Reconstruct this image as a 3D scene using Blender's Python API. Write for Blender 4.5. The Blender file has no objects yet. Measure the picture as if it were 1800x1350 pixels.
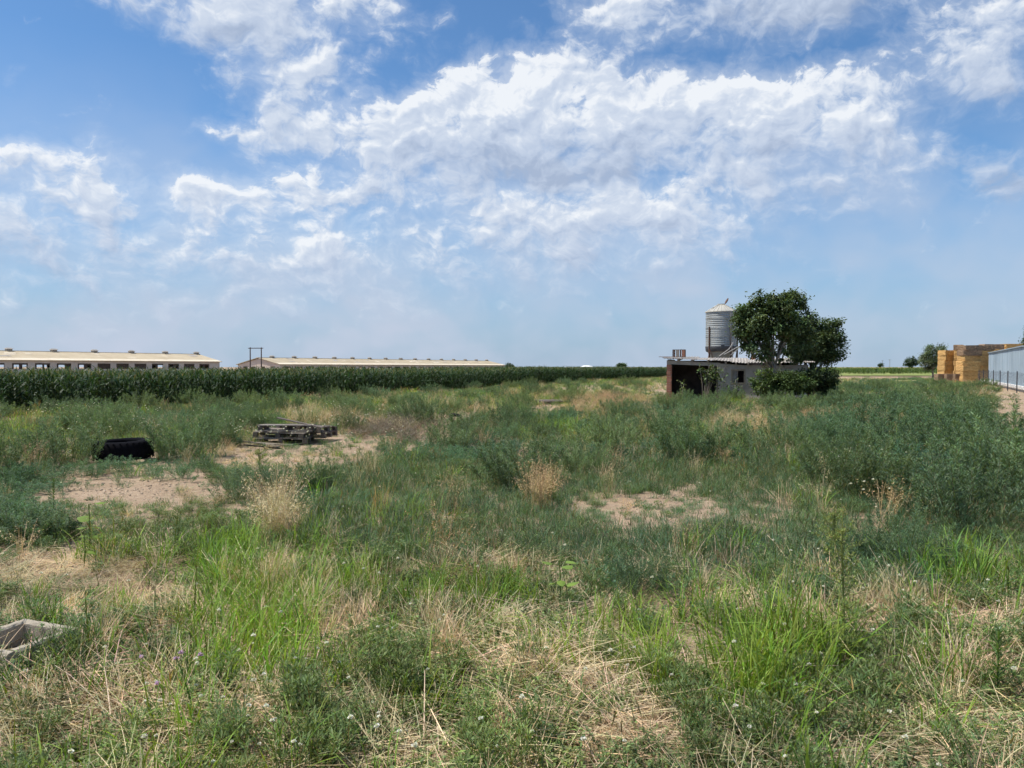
import bpy, math
import numpy as np
from mathutils import Matrix, Vector

rng = np.random.default_rng(11)
SC = bpy.context.scene
COL = SC.collection
R = math.radians

# ------------------------------------------------------------------ camera
EYE, FPX, HORIZ = 1.75, 1334.0, 645.0          # eye height, focal length in photo pixels, horizon row
PITCH = math.atan((675.0 - HORIZ) / FPX)
cam_d = bpy.data.cameras.new('camera')
cam = bpy.data.objects.new('camera', cam_d)
COL.objects.link(cam)
cam.location = (0, 0, EYE)
cam.rotation_euler = (math.pi / 2 - PITCH, 0, 0)
cam_d.sensor_width = 36.0
cam_d.lens = 18.0 / (900.0 / FPX)
cam_d.clip_start, cam_d.clip_end = 0.05, 9000
SC.camera = cam

# ------------------------------------------------------------------ light, sky, exposure
SUN_ELEV, SUN_AZ = R(62), R(-92)               # azimuth measured from the view direction, minus = left
SUN_DIR = Vector((math.sin(SUN_AZ) * math.cos(SUN_ELEV), math.cos(SUN_AZ) * math.cos(SUN_ELEV), math.sin(SUN_ELEV)))
sun_d = bpy.data.lights.new('sun', 'SUN')
sun_d.energy, sun_d.angle, sun_d.color = 5.0, R(0.8), (1.0, 0.945, 0.86)
sun = bpy.data.objects.new('sun', sun_d)
COL.objects.link(sun)
sun.rotation_euler = SUN_DIR.to_track_quat('Z', 'Y').to_euler()
SC.view_settings.view_transform = 'Standard'
SC.view_settings.look = 'None'
SC.view_settings.exposure = 0.12
SC.view_settings.gamma = 1.0
SC.view_settings.use_curve_mapping = False
SC.cycles.max_bounces = 4
SC.cycles.diffuse_bounces = 2
SC.cycles.transmission_bounces = 2
SC.cycles.transparent_max_bounces = 4
SC.cycles.use_denoising = True
SC.cycles.use_adaptive_sampling = True
SC.cycles.adaptive_threshold = 0.035
SC.cycles.adaptive_min_samples = 24

# cloud cover in view, painted as ellipses: photo x, y, half width, half height, amount, lift (bright top / grey base)
CLOUDS = [
    (310, 5, 130, 45, .9, .6), (460, 25, 140, 75, 1.0, .55), (600, 15, 110, 50, .9, .6), (480, 110, 80, 70, .95, .6),
    (500, 170, 60, 50, .9, .6), (520, 215, 75, 50, 1.0, .75), (575, 125, 50, 45, .75, .8), (620, 90, 35, 35, .6, .8),
    (730, 50, 25, 35, .45, .6), (885, 105, 22, 22, .6, .7), (415, 240, 65, 22, .75, .75), (5, 140, 18, 25, .7, .7),
    (280, 290, 32, 16, .5, .6), (90, 245, 60, 14, .45, .7),
    (840, 165, 65, 65, 1.1, .95), (745, 215, 80, 55, 1.1, .9), (960, 180, 130, 80, 1.15, .9), (700, 270, 110, 60, 1.0, .65),
    (850, 260, 130, 70, 1.1, .5), (1000, 255, 150, 60, 1.15, .45), (1010, 300, 140, 36, 1.15, .02), (880, 305, 90, 30, 1.0, .12),
    (1140, 195, 110, 65, 1.1, .85), (1270, 195, 120, 70, 1.1, .85), (1180, 245, 140, 36, 1.0, .4), (1380, 205, 120, 75, 1.05, .75),
    (1330, 260, 140, 50, 1.0, .45), (1500, 200, 110, 75, .8, .65), (1530, 260, 110, 70, .85, .55), (1480, 310, 120, 45, .7, .4),
    (630, 190, 60, 30, .6, .7), (640, 330, 90, 50, .9, .6), (760, 335, 70, 22, .9, .8),
    (530, 318, 60, 35, .9, .85), (390, 345, 130, 35, .9, .75), (300, 360, 70, 24, .7, .6), (520, 370, 120, 20, .85, .7), (600, 395, 60, 32, .75, .6),
    (870, 375, 110, 42, .9, .6), (960, 400, 140, 55, .95, .55), (1090, 380, 110, 55, .9, .65), (1210, 365, 130, 50, .9, .65),
    (1140, 312, 26, 20, .7, .8), (1330, 335, 60, 30, .7, .6), (1200, 420, 150, 28, .8, .5), (1000, 445, 160, 36, .8, .5), (820, 470, 80, 26, .65, .55), (930, 495, 110, 20, .55, .5),
    (50, 290, 120, 50, .85, .55), (130, 330, 100, 50, .8, .5), (60, 380, 170, 65, .75, .42), (190, 400, 140, 45, .7, .45), (60, 450, 190, 50, .72, .42),
    (250, 440, 180, 30, .8, .6), (400, 440, 110, 22, .65, .55), (175, 480, 60, 20, .75, .65), (250, 505, 70, 16, .55, .5),
    (480, 475, 130, 40, .85, .6), (590, 440, 80, 40, .85, .7), (560, 490, 190, 32, .72, .5), (715, 405, 26, 28, .7, .8), (730, 448, 28, 22, .6, .7),
    (190, 572, 30, 8, .55, .6), (595, 592, 30, 8, .55, .6), (80, 545, 190, 30, .42, .5), (430, 545, 220, 30, .42, .5), (820, 540, 200, 24, .34, .5),
    (130, 410, 270, 120, .58, .55), (480, 460, 280, 80, .58, .55), (960, 440, 260, 80, .52, .55), (1250, 440, 160, 40, .4, .5), (1300, 330, 260, 90, .35, .5), (1090, 90, 120, 70, .34, .55), (660, 60, 120, 70, .28, .55), (1650, 190, 120, 80, .34, .5),
    (1090, 25, 110, 55, .95, .6), (1055, 65, 50, 40, .6, .6), (1090, 128, 60, 22, .4, .6), (1180, 96, 26, 12, .65, .8), (1220, 72, 30, 22, .5, .7),
    (1390, 18, 165, 58, 1.0, .25), (1430, 58, 70, 26, .8, .6), (1300, 80, 24, 22, .6, .7),
    (1740, 50, 130, 90, .8, .5), (1600, 140, 120, 60, .6, .6), (1650, 110, 70, 50, .75, .65), (1740, 140, 90, 45, .9, .55), (1690, 170, 50, 22, .75, .5),
    (1780, 320, 80, 35, .95, .1), (1700, 335, 50, 14, .6, .4), (1450, 385, 40, 14, .6, .6), (1560, 345, 50, 30, .35, .5),
]
NB, NS, DEL, AZ0 = 26, 32, R(1.15), R(36)


def cloud_map():
    el = np.arange(NB) * DEL
    az = np.linspace(-AZ0, AZ0, NS)
    cov = np.zeros((NB, NS)); lift = np.zeros((NB, NS)); ws = np.zeros((NB, NS)) + 1e-6
    sub = np.linspace(-.4, .4, 3)
    for i in range(NB):
        for j in range(NS):
            acc = 0; l = 0; w = 1e-6
            for du in sub:
                for dv in sub:
                    a = az[j] + du * 2 * AZ0 / (NS - 1); e = el[i] + dv * DEL
                    px = 900 + FPX * math.tan(a); py = HORIZ - FPX * math.tan(e) / math.cos(a)
                    best = 0
                    for (cx, cy, rx, ry, am, lf) in CLOUDS:
                        q = ((px - cx) / rx) ** 2 + ((py - cy) / ry) ** 2
                        if q < 1.75:
                            v = am * max(0, 1 - q / 1.75) ** .6
                            best = max(best, v)
                            l += v * min(1, max(0, lf + .45 * (cy - py) / ry)); w += v
                    acc += best
            cov[i, j] = acc / 9; lift[i, j] = l / w if w > 1e-3 else .5
    return cov, lift


world = bpy.data.worlds.new('World')
SC.world = world
world.use_nodes = True
world.cycles.sampling_method = 'MANUAL'
world.cycles.sample_map_resolution = 512
WT = world.node_tree
WT.nodes.clear()


class NT:
    """small node helper: every call returns an output socket"""
    def __init__(s, t): s.t = t

    def n(s, typ, **kw):
        nd = s.t.nodes.new(typ)
        for k, v in kw.items(): setattr(nd, k, v)
        return nd

    def put(s, sock, v):
        if hasattr(v, 'links'): s.t.links.new(v, sock)
        else: sock.default_value = v

    def m(s, op, a, b=0.0, c=0.0, clamp=False):
        nd = s.n('ShaderNodeMath', operation=op, use_clamp=clamp)
        s.put(nd.inputs[0], a); s.put(nd.inputs[1], b)
        if op in ('MULTIPLY_ADD', 'SMOOTH_MIN', 'SMOOTH_MAX', 'COMPARE'): s.put(nd.inputs[2], c)
        return nd.outputs[0]

    def v(s, op, a, b=(0, 0, 0), c=(0, 0, 0), scale=None):
        nd = s.n('ShaderNodeVectorMath', operation=op)
        s.put(nd.inputs[0], a)
        if op not in ('SCALE', 'LENGTH', 'NORMALIZE'): s.put(nd.inputs[1], b)
        if op == 'MULTIPLY_ADD': s.put(nd.inputs[2], c)
        if scale is not None: s.put(nd.inputs['Scale'], scale)
        return nd.outputs['Value'] if op in ('LENGTH', 'DOT_PRODUCT') else nd.outputs['Vector']

    def sep(s, v):
        nd = s.n('ShaderNodeSeparateXYZ'); s.put(nd.inputs[0], v); return nd.outputs

    def comb(s, x, y, z):
        nd = s.n('ShaderNodeCombineXYZ')
        for i, q in enumerate((x, y, z)): s.put(nd.inputs[i], q)
        return nd.outputs[0]

    def noise(s, vec, scale, detail=4, rough=.55, lac=2.0, dist=0.0, typ='FBM', color=False):
        nd = s.n('ShaderNodeTexNoise', noise_type=typ)
        if typ == 'FBM': nd.normalize = True
        s.put(nd.inputs['Vector'], vec); nd.inputs['Scale'].default_value = scale
        nd.inputs['Detail'].default_value = detail; nd.inputs['Roughness'].default_value = rough
        nd.inputs['Lacunarity'].default_value = lac; nd.inputs['Distortion'].default_value = dist
        return nd.outputs['Color'] if color else nd.outputs[0]

    def mr(s, x, a, b, c=0.0, d=1.0, smooth=False):
        nd = s.n('ShaderNodeMapRange', interpolation_type='SMOOTHSTEP' if smooth else 'LINEAR')
        nd.clamp = True
        s.put(nd.inputs['Value'], x)
        for k, q in zip(('From Min', 'From Max', 'To Min', 'To Max'), (a, b, c, d)): s.put(nd.inputs[k], q)
        return nd.outputs['Result']

    def mix(s, f, a, b, blend='MIX'):
        nd = s.n('ShaderNodeMix', data_type='RGBA', blend_type=blend)
        s.put(nd.inputs['Factor'], f)
        for k, q in ((6, a), (7, b)):
            if not hasattr(q, 'links') and len(q) == 3: q = (*q, 1)
            s.put(nd.inputs[k], q)
        return nd.outputs[2]

    def ramp(s, f, stops, interp='LINEAR'):
        nd = s.n('ShaderNodeValToRGB'); cr = nd.color_ramp; cr.interpolation = interp
        while len(cr.elements) < len(stops): cr.elements.new(0.5)
        for e, (p, c) in zip(cr.elements, stops):
            e.position = p; e.color = (*c, 1) if len(c) == 3 else c
        s.put(nd.inputs[0], f)
        return nd.outputs[0]


def build_sky():
    N = NT(WT)
    SKYSTR = 0.1
    out = N.n('ShaderNodeOutputWorld'); bg = N.n('ShaderNodeBackground'); bg.inputs[1].default_value = SKYSTR
    WT.links.new(bg.outputs[0], out.inputs[0])
    sky = N.n('ShaderNodeTexSky', sky_type='NISHITA')
    sky.sun_disc = False; sky.sun_elevation = SUN_ELEV; sky.sun_rotation = SUN_AZ
    sky.altitude = 200; sky.air_density = 1.0; sky.dust_density = 0.6; sky.ozone_density = 3.5
    d = N.n('ShaderNodeTexCoord').outputs['Generated']
    d = N.v('NORMALIZE', d)
    x, y, z = N.sep(d)
    az = N.m('ARCTAN2', x, y); el = N.m('ARCSINE', z)
    # domain warp
    w1 = N.v('SUBTRACT', N.noise(d, 9.0, 2, .5, color=True), (.5, .5, .5))
    wx, wy, wz = N.sep(w1)
    w2 = N.v('SUBTRACT', N.noise(d, 40.0, 2, .55, color=True), (.5, .5, .5))
    vx, vy, vz = N.sep(w2)
    azw = N.m('MULTIPLY_ADD', vx, .020, N.m('MULTIPLY_ADD', wx, .06, az))
    elw = N.m('MULTIPLY_ADD', vy, .018, N.m('MULTIPLY_ADD', wy, .04, el))
    t = N.m('MULTIPLY_ADD', azw, .5 / AZ0, .5)
    e = N.m('MULTIPLY', elw, 1 / DEL)
    cov, lift = cloud_map()
    tot = None
    for i in range(NB):
        stops = [(j / (NS - 1), (min(1, cov[i, j]), lift[i, j], 0)) for j in range(NS)]
        c = N.ramp(t, stops)
        h = N.m('SUBTRACT', 1.0, N.m('ABSOLUTE', N.m('SUBTRACT', e, float(i))), clamp=True)
        tot = N.v('SCALE', c, scale=h) if tot is None else N.v('MULTIPLY_ADD', c, N.comb(h, h, h), tot)
    cr, cl, _ = N.sep(tot)
    # outside the view the same broken cumulus goes on
    dd = N.comb(x, y, N.m('MULTIPLY', z, 2.0))
    gen = N.mr(N.noise(dd, 3.4, 3, .5), .44, .66, 0, 1.0)
    inframe = N.m('MULTIPLY', N.mr(N.m('ABSOLUTE', az), R(34.5), R(37), 1, 0), N.mr(el, R(27), R(29.5), 1, 0))
    cr = N.m('ADD', N.m('MULTIPLY', cr, inframe), N.m('MULTIPLY', gen, N.m('SUBTRACT', 1.0, inframe)))
    cl = N.m('ADD', N.m('MULTIPLY', cl, inframe), N.m('MULTIPLY', .55, N.m('SUBTRACT', 1.0, inframe)))
    # fine structure
    p = N.comb(azw, N.m('MULTIPLY', elw, 1.35), 0.0)
    f1 = N.noise(p, 17.0, 8, .60, 2.1)
    fa = N.noise(p, 17.0, 4, .55, 2.1)
    fb = N.noise(N.v('ADD', p, (-.006, .012, 0)), 17.0, 4, .55, 2.1)
    D = N.m('MULTIPLY_ADD', N.m('SUBTRACT', f1, .5), 1.8, N.m('MULTIPLY', cr, .85))
    soft = N.mr(cl, .4, .9, .32, .05)
    alpha = N.mr(D, N.m('SUBTRACT', .47, soft), N.m('ADD', .58, soft), 0, 1, True)
    haze_a = N.mr(N.m('MULTIPLY_ADD', N.m('SUBTRACT', f1, .5), 1.3, cr), .12, .95, 0, .58, True)
    alpha = N.m('MAXIMUM', alpha, haze_a)
    # light: billows facing the sun bright, the rest and the bases grey
    emb = N.m('SUBTRACT', fa, fb)
    edge = N.mr(D, .25, .95, .30, -.08)
    lit = N.m('MULTIPLY_ADD', emb, 2.7, N.m('MULTIPLY_ADD', N.m('SUBTRACT', cl, .5), 1.05, .43))
    lit = N.m('ADD', lit, edge, clamp=True)
    k = 1 / SKYSTR
    cc = N.ramp(lit, [(0, (.37 * k, .45 * k, .60 * k)), (.4, (.50 * k, .58 * k, .72 * k)), (.75, (.63 * k, .695 * k, .80 * k)), (1, (.83 * k, .86 * k, .90 * k))])
    # thin veil low over the horizon
    hz = N.mr(el, R(0), R(15), .75, 0.0, True)
    skyc = N.mix(hz, N.mix(1.0, sky.outputs[0], (.82, 1.11, 1.29), 'MULTIPLY'), (.31 * k, .43 * k, .605 * k))
    veil = N.m('MULTIPLY', N.mr(el, R(1), R(21), 1.0, 0.0), N.mr(N.noise(p, 5.0, 3, .6), .36, .66, 0.1, 1.0))
    skyc = N.mix(veil, skyc, (.50 * k, .565 * k, .69 * k))
    low = N.mr(el, R(-.5), R(9), .0, 1.0, True)
    a2 = N.m('MULTIPLY', alpha, N.m('MULTIPLY_ADD', low, .45, .50))
    colr = N.mix(a2, skyc, cc)
    WT.links.new(colr, bg.inputs[0])


build_sky()

# ------------------------------------------------------------------ helpers
CP, SP = math.cos(PITCH), math.sin(PITCH)


def ray(px, py):
    u, v = (px - 900) / FPX, (675 - py) / FPX
    return np.array((u, CP + v * SP, -SP + v * CP))


def on_ground(px, py, z=0.0):
    d = ray(px, py)
    t = (z - EYE) / d[2]
    return Vector((d[0] * t, d[1] * t, z))


def at(px, py, depth):
    d = ray(px, py)
    t = depth / d[1]
    return Vector((d[0] * t, depth, EYE + d[2] * t))


def project(x, y, z):
    yy = y * CP - (z - EYE) * SP
    zz = y * SP + (z - EYE) * CP
    return 900 + FPX * x / yy, 675 - FPX * zz / yy


def hash_noise(x, y, seed=0):
    """smooth value noise, vectorised"""
    x = np.asarray(x, float); y = np.asarray(y, float)
    xi = np.floor(x); yi = np.floor(y); fx = x - xi; fy = y - yi
    fx = fx * fx * (3 - 2 * fx); fy = fy * fy * (3 - 2 * fy)

    def h(a, b):
        q = np.sin(a * 127.1 + b * 311.7 + seed * 74.7) * 43758.5453
        return q - np.floor(q)
    return (h(xi, yi) * (1 - fx) + h(xi + 1, yi) * fx) * (1 - fy) + (h(xi, yi + 1) * (1 - fx) + h(xi + 1, yi + 1) * fx) * fy


def ground_z(x, y):
    x = np.asarray(x, float); y = np.asarray(y, float)
    r = np.hypot(x, y)
    a = np.clip(1.2 - r / 60, 0.15, 1)
    b = np.clip(1.0 - r / 14, 0, 1)
    return (.10 * (hash_noise(x / 2.3, y / 2.3, 1) - .5) * a + .045 * (hash_noise(x / .7, y / .7, 2) - .5) * b
            + .25 * (hash_noise(x / 19, y / 19, 3) - .5) * np.clip((r - 8) / 20, 0, 1) * np.clip(1.5 - r / 80, 0, 1))


def gz(x, y): return float(ground_z(x, y))


class MB:
    """collects shapes, then links them as ONE mesh object"""
    def __init__(s): s.V = []; s.F = []; s.C = []

    def add(s, V, F, col=None):
        o = len(s.V)
        s.V.extend([tuple(v) for v in V]); s.F.extend([tuple(i + o for i in f) for f in F])
        if col is not None: s.C.extend([col] * len(V))
        return s

    def box(s, lo, hi, M=None, col=None):
        x0, y0, z0 = lo; x1, y1, z1 = hi
        V = [Vector(p) for p in ((x0, y0, z0), (x1, y0, z0), (x1, y1, z0), (x0, y1, z0), (x0, y0, z1), (x1, y0, z1), (x1, y1, z1), (x0, y1, z1))]
        if M is not None: V = [M @ v for v in V]
        return s.add(V, [(0, 3, 2, 1), (4, 5, 6, 7), (0, 1, 5, 4), (1, 2, 6, 5), (2, 3, 7, 6), (3, 0, 4, 7)], col)

    def tube(s, pts, rad, sides=7, cap=True, col=None):
        pts = [Vector(p) for p in pts]
        if not hasattr(rad, '__len__'): rad = [rad] * len(pts)
        V = []; F = []
        ref = Vector((0.31, 0.17, 0.93))
        for i, p in enumerate(pts):
            t = (pts[min(i + 1, len(pts) - 1)] - pts[max(i - 1, 0)])
            t = t.normalized() if t.length > 1e-9 else Vector((0, 0, 1))
            a = t.cross(ref)
            if a.length < .05: a = t.cross(Vector((1, 0, 0)))
            a.normalize(); b = t.cross(a)
            for k in range(sides):
                q = 2 * math.pi * k / sides
                V.append(p + (a * math.cos(q) + b * math.sin(q)) * rad[i])
        n = len(pts)
        for i in range(n - 1):
            for k in range(sides):
                k2 = (k + 1) % sides
                F.append((i * sides + k, i * sides + k2, (i + 1) * sides + k2, (i + 1) * sides + k))
        if cap:
            F.append(tuple(range(sides))[::-1]); F.append(tuple((n - 1) * sides + k for k in range(sides)))
        return s.add(V, F, col)

    def lathe(s, prof, sides=32, center=(0, 0, 0), closed=False):
        c = Vector(center); V = []; F = []
        for r, z in prof:
            for k in range(sides):
                q = 2 * math.pi * k / sides
                V.append(c + Vector((r * math.cos(q), r * math.sin(q), z)))
        n = len(prof)
        for i in range(n if closed else n - 1):
            j = (i + 1) % n
            for k in range(sides):
                k2 = (k + 1) % sides
                F.append((i * sides + k, i * sides + k2, j * sides + k2, j * sides + k))
        return s.add(V, F)

    def mesh(s, name, mat, smooth=False):
        me = bpy.data.meshes.new(name)
        me.from_pydata(s.V, [], s.F)
        if s.C and len(s.C) == len(s.V):
            at_ = me.attributes.new('col', 'FLOAT_COLOR', 'POINT')
            at_.data.foreach_set('color', np.array([(*c, 1) for c in s.C], 'f').ravel())
        if smooth: me.polygons.foreach_set('use_smooth', [True] * len(me.polygons))
        me.materials.append(mat)
        me.update()
        return me

    def build(s, name, mat, parent=None, smooth=False):
        return link(name, s.mesh(name, mat, smooth), parent)


def link(name, data, parent=None):
    o = bpy.data.objects.new(name, data)
    COL.objects.link(o)
    if parent is not None: o.parent = parent
    return o


def tag(o, label=None, cat=None, group=None, kind=None):
    if label: o['label'] = label
    if cat: o['category'] = cat
    if group: o['group'] = group
    if kind: o['kind'] = kind
    return o


def thing(name, label, cat, loc=(0, 0, 0), rz=0.0, group=None):
    o = link(name, None)
    o.empty_display_size = .2
    o.location = loc; o.rotation_euler = (0, 0, rz)
    return tag(o, label, cat, group)


def array_mesh(name, V, F, C, mat, smooth=False):
    """quads from numpy arrays, vertex colours C"""
    me = bpy.data.meshes.new(name)
    nv, nf = len(V), len(F)
    me.vertices.add(nv); me.vertices.foreach_set('co', np.asarray(V, 'f').ravel())
    me.loops.add(nf * 4); me.polygons.add(nf)
    me.loops.foreach_set('vertex_index', np.asarray(F, 'i').ravel())
    me.polygons.foreach_set('loop_start', np.arange(0, nf * 4, 4, dtype='i'))
    if smooth: me.polygons.foreach_set('use_smooth', np.ones(nf, bool))
    if C is not None:
        a = me.attributes.new('col', 'FLOAT_COLOR', 'POINT')
        cc = np.ones((nv, 4), 'f'); cc[:, :3] = C
        a.data.foreach_set('color', cc.ravel())
    me.materials.append(mat)
    me.update(calc_edges=True)
    return me


# ------------------------------------------------------------------ materials
def new_mat(name):
    m = bpy.data.materials.new(name)
    m.use_nodes = True
    N = NT(m.node_tree)
    b = m.node_tree.nodes['Principled BSDF']
    return m, N, b


def surf(name, c1, c2, scale=6.0, rough=.85, detail=6, bump=.3, bscale=None, contrast=(.35, .65), spec=.3, metal=0.0, stretch=None, extra=None, coords='Object'):
    """two-tone noisy surface with fine relief"""
    m, N, b = new_mat(name)
    co = N.n('ShaderNodeTexCoord').outputs[coords]
    if stretch: co = N.v('MULTIPLY', co, stretch)
    f = N.mr(N.noise(co, scale, detail, .62), *contrast, 0, 1)
    c = N.mix(f, c1, c2)
    if extra:
        c3, sc3, lo, hi = extra
        c = N.mix(N.mr(N.noise(co, sc3, 5, .65), lo, hi, 0, 1), c, c3)
    oi = N.n('ShaderNodeObjectInfo').outputs['Random']
    c = N.mix(1.0, c, N.ramp(oi, [(0, (.86, .86, .86)), (1, (1.1, 1.1, 1.1))]), 'MULTIPLY')
    N.put(b.inputs['Base Color'], c)
    b.inputs['Roughness'].default_value = rough
    b.inputs['Specular IOR Level'].default_value = spec
    b.inputs['Metallic'].default_value = metal
    if bump:
        bp = N.n('ShaderNodeBump'); bp.inputs['Strength'].default_value = bump; bp.inputs['Distance'].default_value = .02
        N.put(bp.inputs['Height'], N.noise(co, bscale or scale * 6, 5, .6))
        N.put(b.inputs['Normal'], bp.outputs[0])
    return m


def foliage(name, trans=.35, tint=False, rough=.55, spec=.25, rnd=(.75, 1.25)):
    """leaf material: vertex colour, optional per-instance tint, light shining through"""
    m, N, b = new_mat(name)
    c = N.n('ShaderNodeAttribute', attribute_name='col').outputs['Color']
    if tint:
        t = N.n('ShaderNodeAttribute', attribute_name='tint', attribute_type='INSTANCER').outputs['Color']
        c = N.mix(1.0, c, t, 'MULTIPLY')
    N.put(b.inputs['Base Color'], c)
    b.inputs['Roughness'].default_value = rough
    b.inputs['Specular IOR Level'].default_value = spec
    tr = N.n('ShaderNodeBsdfTranslucent')
    N.put(tr.inputs[0], N.mix(1.0, c, (1.25, 1.2, .55), 'MULTIPLY'))
    mx = N.n('ShaderNodeMixShader'); mx.inputs[0].default_value = trans
    N.t.links.new(b.outputs[0], mx.inputs[1]); N.t.links.new(tr.outputs[0], mx.inputs[2])
    N.t.links.new(mx.outputs[0], N.t.nodes['Material Output'].inputs[0])
    return m


M = {}
M['roof_barn'] = surf('barn_roof_tile', (.47, .395, .275), (.39, .32, .215), .35, .9, 5, .2, 8, extra=((.55, .48, .37), .22, .60, .72))
M['roof_pale'] = surf('barn_roof_edge', (.66, .58, .45), (.55, .47, .35), .6, .9)
M['wall_barn'] = surf('barn_wall', (.62, .58, .52), (.50, .46, .41), .5, .9, 5, .2)
M['gable'] = surf('barn_gable', (.66, .56, .48), (.56, .46, .38), .5, .9, 5, .2)
M['dark_wood'] = surf('barn_shutter', (.09, .07, .055), (.05, .04, .035), 3, .9)
M['vent'] = surf('vent_metal', (.36, .335, .30), (.27, .25, .225), 3, .7)
M['plaster'] = surf('hut_plaster', (.44, .42, .38), (.30, .285, .26), 1.6, .95, 7, .5, 22, extra=((.20, .185, .165), 2.2, .56, .72))
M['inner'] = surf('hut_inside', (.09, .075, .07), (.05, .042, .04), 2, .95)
M['brick'] = surf('old_brick', (.42, .20, .13), (.30, .13, .085), 9, .9, 5, .5, 50)
M['mortar'] = surf('mortar', (.34, .30, .26), (.24, .21, .18), 9, .95)
M['concrete'] = surf('old_concrete', (.44, .385, .30), (.33, .285, .22), 7, .93, 8, .6, 60, extra=((.22, .20, .165), 14, .57, .72))
M['fibre'] = surf('fibre_cement', (.42, .385, .35), (.30, .275, .25), 2.2, .9, 7, .35, 24, extra=((.26, .24, .22), 1.4, .55, .7))
M['rafter'] = surf('rafter_wood', (.36, .32, .27), (.24, .21, .18), 8, .9)
M['silo'] = surf('silo_galvanised', (.38, .395, .385), (.29, .305, .30), 1.2, .55, 6, .12, 20, spec=.4, metal=.25, extra=((.32, .31, .28), 2.5, .56, .74))
M['silo_roof'] = surf('silo_roof', (.48, .46, .40), (.38, .365, .32), 1.5, .6, 6, .1, 20, metal=.15)
M['silo_dark'] = surf('silo_dark_band', (.12, .12, .125), (.08, .08, .085), 3, .7)
M['rust'] = surf('rusty_steel', (.15, .085, .06), (.085, .055, .045), 9, .85, 6, .4, 50)
M['pipe'] = surf('pipe_metal', (.38, .37, .35), (.28, .27, .26), 5, .6, metal=.3)
M['rubber'] = surf('tyre_rubber', (.008, .008, .011), (.005, .005, .007), 8, .95, 5, .2, 40, spec=.08)
M['pallet'] = surf('pallet_wood', (.20, .165, .135), (.10, .082, .068), 5, .92, 7, .5, 30, stretch=(1, 8, 8), extra=((.34, .30, .265), 3, .60, .74))
M['pallet_pale'] = surf('pallet_wood_pale', (.38, .33, .275), (.25, .21, .175), 5, .92, 7, .5, 30, stretch=(1, 8, 8))
M['straw_bale'] = surf('straw_bale', (.62, .365, .14), (.46, .265, .10), 2.4, .95, 8, .8, 45, stretch=(1, 1, 5), extra=((.66, .46, .18), 6, .5, .7))
M['straw_old'] = surf('straw_weathered', (.30, .195, .12), (.20, .135, .09), 2.4, .95, 8, .8, 45, stretch=(1, 1, 5), extra=((.40, .29, .18), 6, .5, .7))
M['shed_blue'] = surf('pale_blue_sheet', (.36, .44, .50), (.26, .33, .385), 1.2, .55, 7, .05, 10, spec=.35, stretch=(1, 1, .18))
M['kerb'] = surf('white_kerb', (.74, .72, .68), (.62, .60, .56), 3, .9)
M['post'] = surf('fence_steel', (.07, .07, .075), (.05, .05, .055), 6, .7)
M['bark'] = surf('tree_bark', (.33, .29, .24), (.20, .175, .145), 9, .95, 6, .6, 40, stretch=(1, 1, .25))
M['bark_dark'] = surf('tree_bark_dark', (.14, .115, .09), (.08, .065, .05), 9, .95, 6, .6, 40)
M['pole'] = surf('rusty_pole', (.12, .085, .075), (.08, .06, .055), 5, .8)
M['white_roof'] = surf('white_roof', (.8, .8, .8), (.7, .7, .7), 1, .7)
M['char'] = surf('charred_wood', (.03, .028, .028), (.015, .014, .015), 9, .9)
M['leaf'] = foliage('tree_leaf', .22, rough=.5)
M['leaf_t'] = foliage('weed_leaf', .32, tint=True)
M['grass_t'] = foliage('grass_blade', .38, tint=True)
M['straw_t'] = foliage('straw', .18, tint=True, rough=.7)
M['grass'] = foliage('plant_leaf', .35)
M['petal'] = foliage('white_petal', .25, rough=.7)


def soil_material():
    m, N, b = new_mat('soil')
    co = N.n('ShaderNodeNewGeometry').outputs['Position']
    f = N.mr(N.noise(co, .55, 6, .6), .38, .64, 0, 1)
    c = N.mix(f, (.385, .285, .195), (.30, .215, .14))
    c = N.mix(N.mr(N.noise(co, 7.0, 7, .7), .50, .70, 0, .8), c, (.50, .385, .275))
    c = N.mix(N.mr(N.noise(co, 16.0, 6, .7), .54, .66, 0, .75), c, (.17, .12, .08))
    # dead litter streaks
    s1 = N.noise(N.v('MULTIPLY', co, (60, 9, 1)), 1.0, 3, .6)
    s2 = N.noise(N.v('MULTIPLY', co, (11, 55, 1)), 1.0, 3, .6)
    c = N.mix(N.mr(N.m('MAXIMUM', s1, s2), .62, .70, 0, .7), c, (.54, .42, .27))
    N.put(b.inputs['Base Color'], c)
    b.inputs['Roughness'].default_value = .97; b.inputs['Specular IOR Level'].default_value = .15
    bp = N.n('ShaderNodeBump'); bp.inputs['Strength'].default_value = .8; bp.inputs['Distance'].default_value = .03
    N.put(bp.inputs['Height'], N.noise(co, 24.0, 7, .7)); N.put(b.inputs['Normal'], bp.outputs[0])
    return m


def field_material(name, c1, c2, scale):
    m, N, b = new_mat(name)
    co = N.n('ShaderNodeNewGeometry').outputs['Position']
    c = N.mix(N.mr(N.noise(co, scale, 7, .65), .35, .65, 0, 1), c1, c2)
    N.put(b.inputs['Base Color'], c); b.inputs['Roughness'].default_value = .95; b.inputs['Specular IOR Level'].default_value = .1
    bp = N.n('ShaderNodeBump'); bp.inputs['Strength'].default_value = 1; bp.inputs['Distance'].default_value = .15
    N.put(bp.inputs['Height'], N.noise(co, scale * 8, 6, .7)); N.put(b.inputs['Normal'], bp.outputs[0])
    return m


# ------------------------------------------------------------------ ground
def axis(lo, hi, fine_lo, fine_hi, step):
    a = list(np.arange(fine_lo, fine_hi + 1e-6, step))
    s = step
    while a[-1] < hi: s *= 1.14; a.append(min(hi, a[-1] + s))
    s = step
    while a[0] > lo: s *= 1.14; a.insert(0, max(lo, a[0] - s))
    return np.array(a)


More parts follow.
